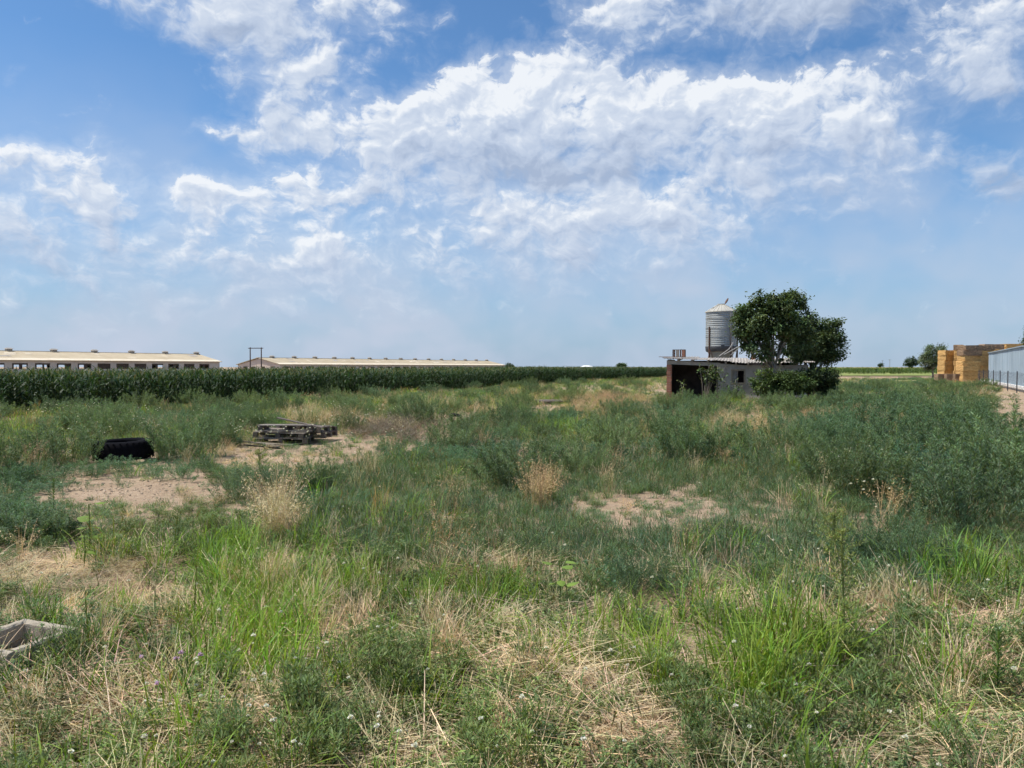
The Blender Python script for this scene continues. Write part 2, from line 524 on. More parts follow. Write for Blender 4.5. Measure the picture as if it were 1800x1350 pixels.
gx = axis(-4000, 4000, -9, 9, .3); gy = axis(-600, 6000, 1.5, 16, .3)
GX, GY = np.meshgrid(gx, gy)
nx, ny = len(gx), len(gy)
gV = np.stack([GX, GY, ground_z(GX, GY)], -1).reshape(-1, 3)
ii = np.arange(nx * ny).reshape(ny, nx)
gF = np.stack([ii[:-1, :-1], ii[:-1, 1:], ii[1:, 1:], ii[1:, :-1]], -1).reshape(-1, 4)
tag(link('ground', array_mesh('ground', gV, gF, None, soil_material(), True)), 'bare sandy soil of the overgrown field', kind='structure')

ROW = Vector((.47, .883, 0)).normalized()      # everything in the place runs along this bearing: rows, barns, fence
SIDE = Vector((-ROW.y, ROW.x, 0))              # to the far left of it


def sheet(name, pts, z, mat, label):
    mb = MB(); mb.add([(p[0], p[1], z) for p in pts], [tuple(range(len(pts)))])
    return tag(mb.build(name, mat), label, kind='structure')


far_mat = field_material('far_field', (.20, .245, .075), (.27, .29, .11), .12)
sheet('far_field', [(30, 140), (260, 140), (1400, 3500), (-300, 3500), (20, 300)], .16, far_mat, 'pale green crop field reaching to the horizon at right')
sheet('dry_strip', [(16, 74), (62, 92), (64, 99), (17, 82)], .165, field_material('dry_grass_strip', (.50, .43, .24), (.40, .36, .19), .3), 'pale dry grass strip in front of the far field')
fa = Vector((33.4, 50.2, 0))
q = [fa - ROW * 24 - SIDE * .6, fa - ROW * 24 - SIDE * 30, fa + ROW * 60 - SIDE * 30, fa + ROW * 60 - SIDE * .6]
sheet('dirt_yard', q, .17, surf('yard_dirt', (.52, .44, .37), (.42, .35, .29), .6, .97, 7, .8, 8, coords='Object'), 'bare pinkish dirt yard beyond the wire fence')


# ------------------------------------------------------------------ long barns
def barn(corner, length, base, eave, ridge, halfw, label, n_vent, vent0, vent_step, win_step, win_w, gable_left):
    """corner = near front corner on the camera side at the right/left end; built from corner along +ROW"""
    t = thing('poultry_barn', label, 'barn', (corner.x, corner.y, base))
    t.rotation_euler = (0, 0, math.atan2(ROW.y, ROW.x))
    W = 2 * halfw
    e, r = eave - base, ridge - base
    sill, head = e - 1.75, e - .55
    for side, y0 in (('front', 0.0), ('back', W - .25)):
        mb = MB(); mb.box((0, y0, 0), (length, y0 + .25, sill)); mb.box((0, y0, head), (length, y0 + .25, e))
        x = 0.0; edges = []
        k = 0
        while True:
            x0 = 1.0 + k * win_step; x1 = x0 + win_w
            if x1 > length - .5: break
            edges.append((x0, x1)); k += 1
        prev = 0.0
        for x0, x1 in edges:
            mb.box((prev, y0, sill), (x0, y0 + .25, head)); prev = x1
        mb.box((prev, y0, sill), (length, y0 + .25, head))
        mb.build('wall', M['wall_barn'], t)
        if side == 'front':
            for j, (x0, x1) in enumerate(edges):
                fr = MB()
                fr.box((x0, .04, head - .32), (x1, .12, head)); fr.box((x0, .04, sill), (x1, .12, sill + .1))
                f = fr.build('window', M['dark_wood'], t)
                rr = np.random.default_rng(100 + j)
                kind = rr.random()
                if kind < .35: MB().box((x0 + .06, .05, sill + .1), (x1 - .06, .09, head - .32)).build('shutter', M['dark_wood'], f)
                else:
                    c = x0 + (x1 - x0) * rr.uniform(.3, .6)
                    MB().box((x0 + .05, .05, sill + .1), (x0 + .35, .09, head - .32)).build('shutter', M['dark_wood'], f)
                    MB().box((c, .05, sill + .1), (c + rr.uniform(.3, 1.0), .09, head - .32)).build('shutter', M['dark_wood'], f)
    for x0 in (0.0, length - .25):
        mb = MB()
        mb.add([(x0, .25, 0), (x0, W - .25, 0), (x0, W - .25, e), (x0, halfw, r - .12), (x0, .25, e),
                (x0 + .25, .25, 0), (x0 + .25, W - .25, 0), (x0 + .25, W - .25, e), (x0 + .25, halfw, r - .12), (x0 + .25, .25, e)],
               [(0, 4, 3, 2, 1), (5, 6, 7, 8, 9), (4, 9, 8, 3), (3, 8, 7, 2), (0, 1, 6, 5), (1, 2, 7, 6), (4, 0, 5, 9)])
        g = mb.build('gable', M['gable'], t)
        if x0 == 0.0 and gable_left:
            for yy in (2.0, 5.6, 9.2, 12.4):
                w = MB(); w.box((-.04, yy, e - 1.6), (.02, yy + 1.5, e - .55)); w.build('window', M['dark_wood'], g)
    ov = .45
    sl = (r - e) / halfw
    for sgn in (0, 1):
        mb = MB()
        y_e = -ov if sgn == 0 else W + ov
        z_e = e - ov * sl
        a = [(-.4, y_e, z_e), (length + .4, y_e, z_e), (length + .4, halfw, r), (-.4, halfw, r)]
        V = [Vector(p) + Vector((0, 0, .02)) for p in a] + [Vector(p) + Vector((0, 0, .17)) for p in a]
        F = [(0, 1, 2, 3), (7, 6, 5, 4), (0, 4, 5, 1), (1, 5, 6, 2), (2, 6, 7, 3), (3, 7, 4, 0)]
        if sgn: F = [f[::-1] for f in F]
        mb.add(V, F)
        ro = mb.build('roof', M['roof_barn'], t)
        if sgn == 0:
            # paler lower courses and seams between the sheets
            ed = MB(); n = Vector((0, -sl, 1)).normalized()
            def pt(x, y, h): return Vector((x, y, e + y * sl)) + Vector((0, 0, .17)) + n * h
            ed.add([pt(-.42, -ov - .03, .015), pt(length + .42, -ov - .03, .015), pt(length + .42, 1.35, .015), pt(-.42, 1.35, .015)], [(0, 1, 2, 3)])
            ed.build('eave_course', M['roof_pale'], ro)
            rp = np.random.default_rng(int(length))
            for _ in range(int(length / 5)):
                xa = rp.uniform(1, length - 4); ya = rp.uniform(1.5, halfw - 2.2); wa = rp.choice([1.1, 2.2]); la = rp.uniform(.8, 1.9)
                pp = MB(); h0 = .02 + .004 * rp.random()
                pp.add([pt(xa, ya, h0), pt(xa + wa, ya, h0), pt(xa + wa, ya + la, h0), pt(xa, ya + la, h0), pt(xa, ya, .004), pt(xa + wa, ya, .004), pt(xa + wa, ya + la, .004), pt(xa, ya + la, .004)],
                       [(0, 1, 2, 3), (0, 4, 5, 1), (1, 5, 6, 2), (2, 6, 7, 3), (3, 7, 4, 0)])
                pp.build('roof_panel', M['roof_pale' if rp.random() < .6 else 'fibre'], ro)
    cap = MB(); cap.box((-.45, halfw - .35, r + .02), (length + .45, halfw + .35, r + .22)); cap.build('ridge_cap', M['roof_pale'], t)
    vm = None
    for k in range(n_vent):
        if vm is None:
            v = MB(); v.box((-.5, -.45, 0), (.5, .45, .34)); v.add([(-.7, -.65, .34), (.7, -.65, .34), (.7, .65, .34), (-.7, .65, .34), (-.5, 0, .62), (.5, 0, .62)],
                                                                 [(0, 3, 2, 1), (0, 1, 5, 4), (1, 2, 5), (2, 3, 4, 5), (3, 0, 4)])
            vm = v.mesh('ridge_vent', M['vent'])
        o = link('ridge_vent', vm, t); o.location = (vent0 + k * vent_step, halfw, r + .2)
    return t


c1 = at(386, 637, 193); c1.z = 0
barn(c1 - ROW * 82, 82, 0, 3.05, 4.9, 8.1, 'long cream roofed barn with open windows at the left edge of the photo', 9, 8.0, 9.2, 4.4, 3.0, False)
c2 = at(492, 641, 207); c2.z = 0
barn(c2, 128, -.2, 2.42, 4.2, 8.0, 'long cream roofed barn whose left gable shows, behind the two pole frame', 15, 5.0, 8.7, 4.6, 3.1, True)

# two pole frame in front of the second barn
p0 = at(440, 645, 180); p1 = at(459.5, 645, 180)
t = thing('pole_frame', 'rusty frame of two tall poles joined by a crossbar, in front of a barn gable', 'pole frame', (p0.x, p0.y, 0))
wv = p1.x - p0.x
for xx in (0, wv):
    MB().tube([(xx, 0, 0), (xx, 0, 6.3)], [.16, .12], 8).build('post', M['pole'], t)
MB().box((-.45, -.1, 6.1), (wv + .45, .1, 6.28)).build('crossbar', M['pole'], t)
for xx in (0, wv):
    MB().tube([(xx, 0, 6.28), (xx, 0, 6.48)], [.09, .06], 8).build('insulator', M['pipe'], t)

# small far things on the horizon
dome = at(1031, 646, 300)
t = thing('distant_shed', 'tiny white roofed shed on the horizon behind the maize', 'shed', (dome.x, dome.y, 0))
MB().box((-2.2, -1.5, 0), (2.2, 1.5, 1.75)).build('wall', M['wall_barn'], t)
MB().add([(-2.6, -1.9, 1.75), (2.6, -1.9, 1.75), (2.6, 1.9, 1.75), (-2.6, 1.9, 1.75), (-1.0, 0, 2.35), (1.0, 0, 2.35)], [(0, 1, 5, 4), (1, 2, 5), (2, 3, 4, 5), (3, 0, 4), (3, 2, 1, 0)]).build('roof', M['white_roof'], t)
for i, (px, h) in enumerate(((1551, 7.2), (1564, 8.0))):
    p = at(px, 645, 620)
    t = thing('utility_pole', ('left' if i == 0 else 'right') + ' one of two faint utility poles on the far horizon', 'utility pole', (p.x, p.y, 0), group='far utility poles')
    MB().tube([(0, 0, 0), (0, 0, h)], [.22, .16], 6).build('pole', M['pipe'], t)
    MB().box((-1.1, -.08, h - .6), (1.1, .08, h - .42)).build('crossarm', M['pipe'], t)


# ------------------------------------------------------------------ ruined hut
HA = at(1172, 645, 40.0); HA.z = 0
HD = Vector((.96, -.28, 0)); HB = Vector((.28, .96, 0))      # along the front, into the depth
HL, HDEP = 6.95, 3.1
hut = thing('ruined_hut', 'low ruined farm hut with open dark bay, brick pillar and sagging sheet roof', 'hut', HA, math.atan2(HD.y, HD.x))


def zf(t): return float(np.interp(t, [-.4, 0, 2.2, 4.1, 5.4, 7.5], [2.26, 2.22, 2.09, 1.94, 1.95, 2.0]))   # front eave
def zb(t): return float(np.interp(t, [-.4, 0, 2.2, 4.1, 5.4, 7.5], [2.34, 2.32, 2.30, 2.26, 2.22, 2.2]))   # back


W0, W1, WS, WH, OP = 3.33, 3.89, .94, 1.56, 2.62
mb = MB()
th = .2
def wall_seg(mb, a, b, z0, za, zbb):
    V = [(a, 0, z0), (b, 0, z0), (b, th, z0), (a, th, z0), (a, 0, za), (b, 0, zbb), (b, th, zbb), (a, th, za)]
    mb.add(V, [(0, 3, 2, 1), (4, 5, 6, 7), (0, 1, 5, 4), (1, 2, 6, 5), (2, 3, 7, 6), (3, 0, 4, 7)])
wall_seg(mb, OP, W0, 0, zf(OP) - .12, zf(W0) - .12)
wall_seg(mb, W0, W1, 0, WS, WS)
wall_seg(mb, W0, W1, WH, zf(W0) - .12, zf(W1) - .12)
wall_seg(mb, W1, 5.4, 0, zf(W1) - .12, zf(5.4) - .12)
wall_seg(mb, 5.4, HL, 0, zf(5.4) - .12, zf(HL) - .12)
mb.build('front_wall', M['plaster'], hut)
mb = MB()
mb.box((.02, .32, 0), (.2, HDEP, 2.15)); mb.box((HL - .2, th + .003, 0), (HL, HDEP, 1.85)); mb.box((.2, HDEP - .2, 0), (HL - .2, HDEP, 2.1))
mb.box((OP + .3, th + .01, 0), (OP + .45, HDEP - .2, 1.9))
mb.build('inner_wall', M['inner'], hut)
fr = MB()
fr.box((W0 - .08, -.03, WS - .08), (W1 + .08, .05, WS)); fr.box((W0 - .08, -.03, WH), (W1 + .08, .05, WH + .09))
fr.box((W0 - .08, -.03, WS), (W0, .05, WH)); fr.box((W1, -.03, WS), (W1 + .08, .05, WH))
win = fr.build('window', M['concrete'], hut)
MB().box((W0 + .21, .02, WS), (W0 + .26, .06, WH)).build('mullion', M['rafter'], win)
MB().add([(W0, .08, WS), (W0 + .2, .08, WS), (W0 + .2, .08, WH), (W0, .08, WH)], [(0, 1, 2, 3)]).build('pane', M['pipe'], win)
beam = MB()
beam.add([(0, -.02, 1.90), (OP + .1, -.02, 1.78), (OP + .1, .22, 1.78), (0, .22, 1.90), (0, -.02, 2.1), (OP + .1, -.02, 1.96), (OP + .1, .22, 1.96), (0, .22, 2.1)],
         [(0, 3, 2, 1), (4, 5, 6, 7), (0, 1, 5, 4), (1, 2, 6, 5), (2, 3, 7, 6), (3, 0, 4, 7)])
beam.build('lintel', M['plaster'], hut)
pil = MB().box((.012, .012, 0), (.238, .30, 1.9)).build('pillar', M['mortar'], hut)
bm = MB().box((0, 0, 0), (.25, .16, .105)).mesh('brick', M['brick'])
for k in range(15):
    for j in range(2):
        o = link('brick', bm, pil)
        o.location = (rng.uniform(-.012, .012), j * .155 + rng.uniform(-.006, .006), .01 + k * .125)
        o.rotation_euler = (0, 0, rng.uniform(-.03, .03)); o.scale = (1 + rng.uniform(-.06, .04), 1, 1)


def roof_sheet(a, b, v0, v1, dz):
    """wavy fibre-cement sheet between t=a..b along the front and v0..v1 in depth fraction"""
    n, mrows = 25, 3
    V = []; F = []
    for top in (1, 0):
        for i in range(n):
            s = i / (n - 1); tt = a + (b - a) * s
            for j in range(mrows):
                f = v0 + (v1 - v0) * j / (mrows - 1)
                z = zf(tt) * (1 - f) + zb(tt) * f + dz + .02 * math.sin(s * 2 * math.pi * 6) + (.012 if top else 0)
                V.append((tt, -.28 + f * (HDEP + .45), z))
    N0 = n * mrows
    for i in range(n - 1):
        for j in range(mrows - 1):
            q = (i * mrows + j, (i + 1) * mrows + j, (i + 1) * mrows + j + 1, i * mrows + j + 1)
            F.append(q); F.append(tuple(N0 + x for x in q[::-1]))
        a0, a1 = i * mrows, (i + 1) * mrows
        F.append((N0 + a0, N0 + a1, a1, a0))
        a0, a1 = a0 + mrows - 1, a1 + mrows - 1
        F.append((a0, a1, N0 + a1, N0 + a0))
    m_ = MB(); m_.add(V, F)
    return m_


for r_ in range(2):
    tt = -.22
    k = 0
    while tt < HL + .2:
        b_ = min(tt + .92, HL + .32)
        if not (r_ == 1 and k == 5):
            o = roof_sheet(tt, b_, (0, .47)[r_], (.56, 1.0)[r_], (.0, -.03)[r_] + rng.uniform(-.03, .03) + .016 * (k % 2)).build('roof_sheet', M['fibre'], hut)
        tt += .86; k += 1
for tr in (.55, 1.25, 2.05, 2.95, 3.45, 4.05, 4.7, 5.6, 6.4):
    MB().add([(tr, -.2, zf(tr) - .125), (tr + .09, -.2, zf(tr) - .125), (tr + .09, HDEP, zb(tr) - .125), (tr, HDEP, zb(tr) - .125),
              (tr, -.2, zf(tr) - .03), (tr + .09, -.2, zf(tr) - .03), (tr + .09, HDEP, zb(tr) - .03), (tr, HDEP, zb(tr) - .03)],
             [(0, 3, 2, 1), (4, 5, 6, 7), (0, 1, 5, 4), (1, 2, 6, 5), (2, 3, 7, 6), (3, 0, 4, 7)]).build('rafter', M['rafter'], hut)
MB().add([(-.42, -.1, 2.27), (.6, -.2, 2.25), (.6, .25, 2.28), (-.42, .3, 2.29), (-.42, -.1, 2.285), (.6, -.2, 2.265), (.6, .25, 2.295), (-.42, .3, 2.305)],
         [(0, 3, 2, 1), (4, 5, 6, 7), (0, 1, 5, 4), (1, 2, 6, 5), (2, 3, 7, 6), (3, 0, 4, 7)]).build('loose_sheet', M['rust'], hut)
st = MB(); st.box((4.3, 1.6, 2.1), (4.5, 1.8, 2.42)); st.box((4.28, 1.58, 2.42), (4.36, 1.66, 2.56)); st.build('chimney', M['brick'], hut)

# rusty crate on the roof
cp = HA + HD * .27 + HB * .5
crate = thing('metal_crate', 'small rusty open crate standing on the hut roof', 'crate', (cp.x, cp.y, 2.275), math.atan2(HD.y, HD.x))
cw, chh = .64, .40
for xx in (0, cw):
    for yy in (0, .4): MB().box((xx - .015, yy - .015, 0), (xx + .015, yy + .015, chh)).build('corner_post', M['rust'], crate)
for z_ in (0.0, chh - .025):
    fr = MB()
    for yy in (0, .4): fr.box((.015, yy - .012, z_), (cw - .015, yy + .012, z_ + .025))
    for xx in (0, cw): fr.box((xx - .012, .015, z_), (xx + .012, .385, z_ + .025))
    fr.build('rim', M['rust'], crate)
for i, (a_, b_, mm) in enumerate(((.05, .10, 'rust'), (.17, .31, 'pallet_pale'), (.37, .42, 'rust'), (.47, .60, 'brick'))):
    MB().box((a_, -.01, .026), (b_, .01, chh - .026)).build('panel', M[mm], crate)
    MB().box((a_, .39, .026), (b_, .41, chh - .026)).build('panel', M[mm], crate)

# feed silo behind the hut
SD = 46.0
sc = at(1267.3, 645, SD); pxm = SD / FPX
silo = thing('feed_silo', 'tall grey corrugated feed silo with conical roof and open hatch behind the hut', 'silo', (sc.x, sc.y, 0))
def sz(py): return EYE + (HORIZ - py) * pxm
Rs = 26.3 * pxm
prof = []
zb0, zt0 = sz(609), sz(549)
n = 18 * 6
for i in range(n + 1):
    f = i / n
    prof.append((Rs + .009 * math.cos(f * 18 * 2 * math.pi), zb0 + (zt0 - zb0) * f))
MB().lathe(prof, 48).build('body', M['silo'], silo, True)
for zz in (.27, .52, .80): MB().lathe([(Rs + .016, zb0 + (zt0 - zb0) * zz), (Rs + .022, zb0 + (zt0 - zb0) * zz + .008), (Rs + .022, zb0 + (zt0 - zb0) * zz + .035), (Rs + .016, zb0 + (zt0 - zb0) * zz + .043)], 48).build('band', M['silo'], silo)
MB().lathe([(Rs + .05, zt0 - .03), (Rs + .05, zt0 + .02), (.22, sz(536)), (.22, sz(534.5)), (.02, sz(534.3))], 24).build('roof', M['silo_roof'], silo)
for k in range(24):
    q = 2 * math.pi * k / 24
    MB().tube([((Rs + .04) * math.cos(q), (Rs + .04) * math.sin(q), zt0 + .03), (.22 * math.cos(q), .22 * math.sin(q), sz(536) + .01)], .012, 5).build('roof_seam', M['silo_roof'], silo)
hp = Matrix.Translation((.22, -.1, sz(534.8))) @ Matrix.Rotation(R(-62), 4, 'Y')
hl = MB(); V_ = []
for h_ in (0, .04):
    for k in range(14):
        q = 2 * math.pi * k / 14; V_.append(hp @ Vector((.19 + .19 * math.cos(q), .19 * math.sin(q), h_)))
hl.add(V_, [tuple(range(14))[::-1], tuple(range(14, 28))] + [(k, (k + 1) % 14, 14 + (k + 1) % 14, 14 + k) for k in range(14)])
hl.build('hatch_lid', M['rust'], silo)
MB().lathe([(Rs + .03, zb0), (Rs + .03, zb0 - .02), (Rs + .0, sz(617)), (Rs - .06, sz(618.5))], 40).build('skirt', M['silo_dark'], silo, True)
MB().lathe([(Rs - .07, sz(616.5)), (.50, sz(636)), (.20, .75), (.17, .55)], 32).build('hopper', M['silo'], silo, True)
for k, q in enumerate((208, 292, 342, 120)):
    q = R(q); cx, cy = (Rs + .03) * math.cos(q), (Rs + .03) * math.sin(q)
    lg = MB().tube([(cx, cy, 0), (cx, cy, sz(575))], .05, 6).build('leg', M['rust'], silo)
    MB().box((cx - .14, cy - .14, 0), (cx + .14, cy + .14, .02)).build('foot', M['rust'], lg)
    q2 = q + R(38)
    MB().tube([(cx, cy, sz(611)), ((Rs) * math.cos(q2), Rs * math.sin(q2), 1.2)], .022, 5).build('brace', M['rust'], silo)
MB().tube([(.30, -Rs - .05, zt0), (.33, -Rs - .06, sz(600)), (.44, -Rs - .10, sz(632))], .022, 6).build('fill_pipe', M['pipe'], silo)
MB().box((-.26, -Rs - .05, sz(613)), (-.06, -Rs + .03, sz(607))).build('gearbox', M['silo_dark'], silo)
def sp(px, py, off): return Vector(((px - 1267.3) * pxm, -Rs - off, sz(py)))
MB().tube([sp(1254, 627, .35), sp(1272, 614, .3), sp(1279, 603, .22)], .035, 7).build('auger_tube', M['pipe'], silo)
MB().tube([sp(1262, 624, .42), sp(1284, 612, .34), sp(1297, 606, .3), sp(1308, 605.5, .3)], .03, 7).build('auger_tube', M['pipe'], silo)
MB().tube([sp(1272, 625, .5), sp(1294, 608, .4)], .022, 6).build('brace', M['pipe'], silo)


# ------------------------------------------------------------------ straw bales, blue shed, fence at right
def bale_mesh(seed, mat):
    r_ = np.random.default_rng(seed)
    nx_, ny_, nz_ = 10, 6, 5
    lx, ly, lz = 2.4, 1.2, .86
    pts = {}; V = []; F = []
    def vid(i, j, k):
        if (i, j, k) not in pts:
            p = np.array([(i / nx_ - .5) * lx, (j / ny_ - .5) * ly, k / nz_ * lz])
            c = np.array([p[0] / lx * 2, p[1] / ly * 2, (p[2] / lz - .5) * 2])
            e = np.sum(np.abs(c) > .98)
            s = 1 - .018 * (e - 1) if e > 1 else 1.0
            p = np.array([p[0] * (s + .012 * r_.normal()), p[1] * (s + .022 * r_.normal()), lz / 2 + (p[2] - lz / 2) * (s if e > 1 else 1.0)])
            # strings pull grooves into the bale
            if i in (2, 5, 8): p[1] *= .975; p[2] = lz / 2 + (p[2] - lz / 2) * .985
            pts[(i, j, k)] = len(V); V.append(tuple(p))
        return pts[(i, j, k)]
    for i in range(nx_):
        for j in range(ny_):
            F.append((vid(i, j, 0), vid(i, j + 1, 0), vid(i + 1, j + 1, 0), vid(i + 1, j, 0)))
            F.append((vid(i, j, nz_), vid(i + 1, j, nz_), vid(i + 1, j + 1, nz_), vid(i, j + 1, nz_)))
        for k in range(nz_):
            F.append((vid(i, 0, k), vid(i + 1, 0, k), vid(i + 1, 0, k + 1), vid(i, 0, k + 1)))
            F.append((vid(i, ny_, k), vid(i, ny_, k + 1), vid(i + 1, ny_, k + 1), vid(i + 1, ny_, k)))
    for j in range(ny_):
        for k in range(nz_):
            F.append((vid(0, j, k), vid(0, j, k + 1), vid(0, j + 1, k + 1), vid(0, j + 1, k)))
            F.append((vid(nx_, j, k), vid(nx_, j + 1, k), vid(nx_, j + 1, k + 1), vid(nx_, j, k + 1)))
    m_ = MB(); m_.add(V, F)
    return m_.mesh('straw_bale', mat)


bales = [bale_mesh(i, M['straw_bale']) for i in range(4)]
bales_old = [bale_mesh(7 + i, M['straw_old']) for i in range(2)]
BH = .58
ORD = ['bottom', 'second', 'third', 'fourth', 'fifth', 'sixth', 'seventh']


def stack(px, depth, n, rot, where, shift=0.0, old_from=99, scale=(1, 1, 1), dx=0.0, top=None, wob=.07):
    p = at(px, 645, depth) + Vector((dx, 0, 0))
    for k in range(n):
        old = k >= old_from
        me = (bales_old if old else bales)[int(rng.integers(0, 2 if old else 4))]
        o = link('straw_bale', me)
        o.location = (p.x + rng.uniform(-wob, wob) + shift * k, p.y + rng.uniform(-wob, wob), .17 + k * BH * scale[2])
        o.rotation_euler = (0, rng.uniform(-.02, .02), rot + rng.uniform(-.09, .09) + (math.pi if rng.random() < .5 else 0))
        o.scale = (scale[0] * rng.uniform(.97, 1.03), scale[1], scale[2] * BH / .86 * 1.03)
        nm = 'topmost' if k == n - 1 else ORD[k]
        kind = 'weathered brown ' if old else 'golden straw '
        if top is None: lab = '%s %sbale %s' % (nm, kind, where)
        elif k == n - 1: lab = '%s bale from the left along the top of the row behind the blue shed' % top
        else: lab = where
        tag(o, lab, 'straw bale', 'stacked straw bales beside the blue shed')


stack(1665.5, 86.0, 6, R(8), 'of the low lone stack at the left end of the bales', scale=(.70, 1, .99))
stack(1685.5, 84.8, 7, R(62), 'in the narrow end column just right of the low stack', scale=(.6, .8, .99), old_from=6)
stack(1701, 82.8, 7, R(6), 'in the wide leaning column left of the dark crack', shift=.03, old_from=5, scale=(.86, 1, .965))
stack(1730.5, 83.0, 7, R(4), 'in the column right of the dark crack, against the blue shed', shift=-.02, old_from=6, scale=(.72, 1, .96))
for i in range(7):
    stack(1733, 86.5 + .1 * i + (i % 2) * .2, 7, R(3), 'straw bale low in the long row hidden behind the blue shed', scale=(.95, 1, 1.02 + .012 * (i % 3)), dx=2.28 * i + .6,
          top=ORD[i].replace('bottom', 'first'), old_from=6 if i in (0, 3, 5) else 99)
for i in range(3):
    p = at(1653 + i * 15, 645, 83.6 - .35 * i)
    o = link('straw_bale', bales_old[i % 2]); o.location = (p.x, p.y, .17); o.rotation_euler = (0, 0, R(5)); o.scale = (.42, .6, .95)
    tag(o, ('leftmost', 'middle', 'rightmost')[i] + ' dark bale of the low row at the foot of the stacks', 'straw bale', 'dark bales at the foot of the stacks')

# long pale blue shed, its wall parallel to the fence
b0 = at(1738.5, 645, 81.5); b0.z = 0
shed = thing('metal_shed', 'long pale blue sheet metal shed at the right edge', 'shed', b0, math.atan2(ROW.y, ROW.x))
SL, SW, SH = 40.0, 9.0, 3.22
def prof_sheet(x0, x1, y, z0, z1, sgn=1):
    V = []; F = []
    n_ = int((x1 - x0) / .25)
    xs = []
    for i in range(n_):
        a_ = x0 + (x1 - x0) * i / n_; w_ = (x1 - x0) / n_
        xs += [(a_, 0), (a_ + .5 * w_, 0), (a_ + .6 * w_, .035), (a_ + .9 * w_, .035)]
    xs.append((x1, 0))
    for xx, d_ in xs: V += [(xx, y + sgn * d_, z0), (xx, y + sgn * d_, z1)]
    for i in range(len(xs) - 1): F.append((2 * i, 2 * i + 2, 2 * i + 3, 2 * i + 1))
    return V, F
k = 0
for x0 in np.arange(-SL, -.1, 5.0):
    V, F = prof_sheet(x0 + .006, x0 + 4.994, 0 + .012 * (k % 2), .35, SH)
    MB().add(V, F).build('wall_panel', M['shed_blue'], shed); k += 1
MB().box((-SL, -SW, .3), (0, -.06, SH - .02)).build('core', M['shed_blue'], shed)
MB().box((-SL - .1, -SW - .1, SH), (.12, .14, SH + .08)).build('roof_edge', M['shed_blue'], shed)
MB().box((-SL, -SW, 0), (.2, .25, .345)).build('plinth', M['kerb'], shed)
MB().box((-16, .45, .175), (2.5, .75, .36)).build('kerb', M['kerb'], shed)

# wire fence
fence = thing('wire_fence', 'dark wire mesh fence on thin steel posts along the dirt yard', 'fence', (fa.x, fa.y, 0), math.atan2(ROW.y, ROW.x))
pm = MB().tube([(0, 0, 0), (0, 0, 1.42)], .035, 7).mesh('post', M['post'])
cap_m = MB().lathe([(.0, 1.45), (.04, 1.44), (.042, 1.42)], 7).mesh('post_cap', M['post'])
xs = [5.65 * k for k in range(-4, 9)]
for i, xx in enumerate(xs):
    o = link('post', pm, fence); o.location = (xx, 0, .02); o.rotation_euler = (rng.uniform(-.02, .02), rng.uniform(-.02, .02), 0)
    link('post_cap', cap_m, o)
wm = MB()
L_ = 5.65
for xx in np.arange(.06, L_ - .05, .13): wm.add([(xx - .0014, -.0014, .1), (xx + .0014, .0014, .1), (xx + .0014, .0014, 1.36), (xx - .0014, -.0014, 1.36)], [(0, 1, 2, 3)])
for zz in np.arange(.1, 1.37, .105): wm.add([(.04, -.001, zz - .0018), (L_ - .04, -.001, zz - .0018), (L_ - .04, .001, zz + .0018), (.04, .001, zz + .0018)], [(0, 1, 2, 3)])
wmesh = wm.mesh('wire_mesh', M['post'])
for xx in xs[:-1]:
    o = link('wire_mesh', wmesh, fence); o.location = (xx, 0, .02)


# ------------------------------------------------------------------ things lying in the field
# big tyre lying flat
tp = on_ground(203, 812)
tyre = thing('tractor_tyre', 'big black tractor tyre lying flat among weeds on the left', 'tyre', (tp.x, tp.y + .3, gz(tp.x, tp.y) + .06), R(20))
tyre.rotation_euler = (R(1), R(-1.6), R(20))
prof = [(.36, .05), (.40, .0), (.52, .0), (.575, .05), (.60, .14), (.60, .30), (.575, .38), (.52, .425), (.40, .425), (.36, .38), (.38, .30), (.44, .21), (.38, .13)]
tyre.scale = (.86, .86, .80)
MB().lathe(prof, 56, closed=True).build('carcass', M['rubber'], tyre, True)
lug = MB().box((-.018, -.006, 0), (.018, .010, .24)).mesh('lug', M['rubber'])
for k in range(30):
    q = 2 * math.pi * k / 30
    for up in (0, 1):
        o = link('lug', lug, tyre)
        qq = q + (.1 if up else 0)
        o.location = (.592 * math.cos(qq), .592 * math.sin(qq), .20 if up else .01)
        o.rotation_euler = (0, 0, qq - math.pi / 2)
        o.rotation_euler = (Matrix.Rotation(qq - math.pi / 2, 4, 'Z') @ Matrix.Rotation(R(28 if up else -28), 4, 'Y')).to_euler()

# pallets
board_cache = {}
def plank_mesh(lx, ly, lz, mat):
    k = (round(lx, 3), round(ly, 3), round(lz, 3), mat)
    if k not in board_cache: board_cache[k] = MB().box((-lx / 2, -ly / 2, 0), (lx / 2, ly / 2, lz)).mesh('plank', M[mat])
    return board_cache[k]


def pallet(loc, rot, label, pale=False, group='old pallets', broken=0):
    t = thing('wooden_pallet', label, 'pallet', loc, 0, group)
    t.rotation_euler = rot
    mt = 'pallet_pale' if pale else 'pallet'
    for j in range(3):
        y = (-.36, 0, .36)[j]
        o = link('bottom_plank', plank_mesh(1.2, .1, .02, mt), t); o.location = (0, y, 0)
        for i in range(3):
            o = link('block', plank_mesh(.1, .1, .078, 'pallet'), t); o.location = ((-.54, 0, .54)[i], y, .021)
    for i in range(3):
        o = link('cross_plank', plank_mesh(.1, .8, .02, 'pallet'), t); o.location = ((-.54, 0, .54)[i], 0, .1)
    for j in range(5 - broken):
        o = link('top_plank', plank_mesh(1.2, .12, .02, mt), t); o.location = (rng.uniform(-.02, .02), -.34 + .17 * j, .121)
        o.rotation_euler = (0, 0, rng.uniform(-.02, .02))
    return t


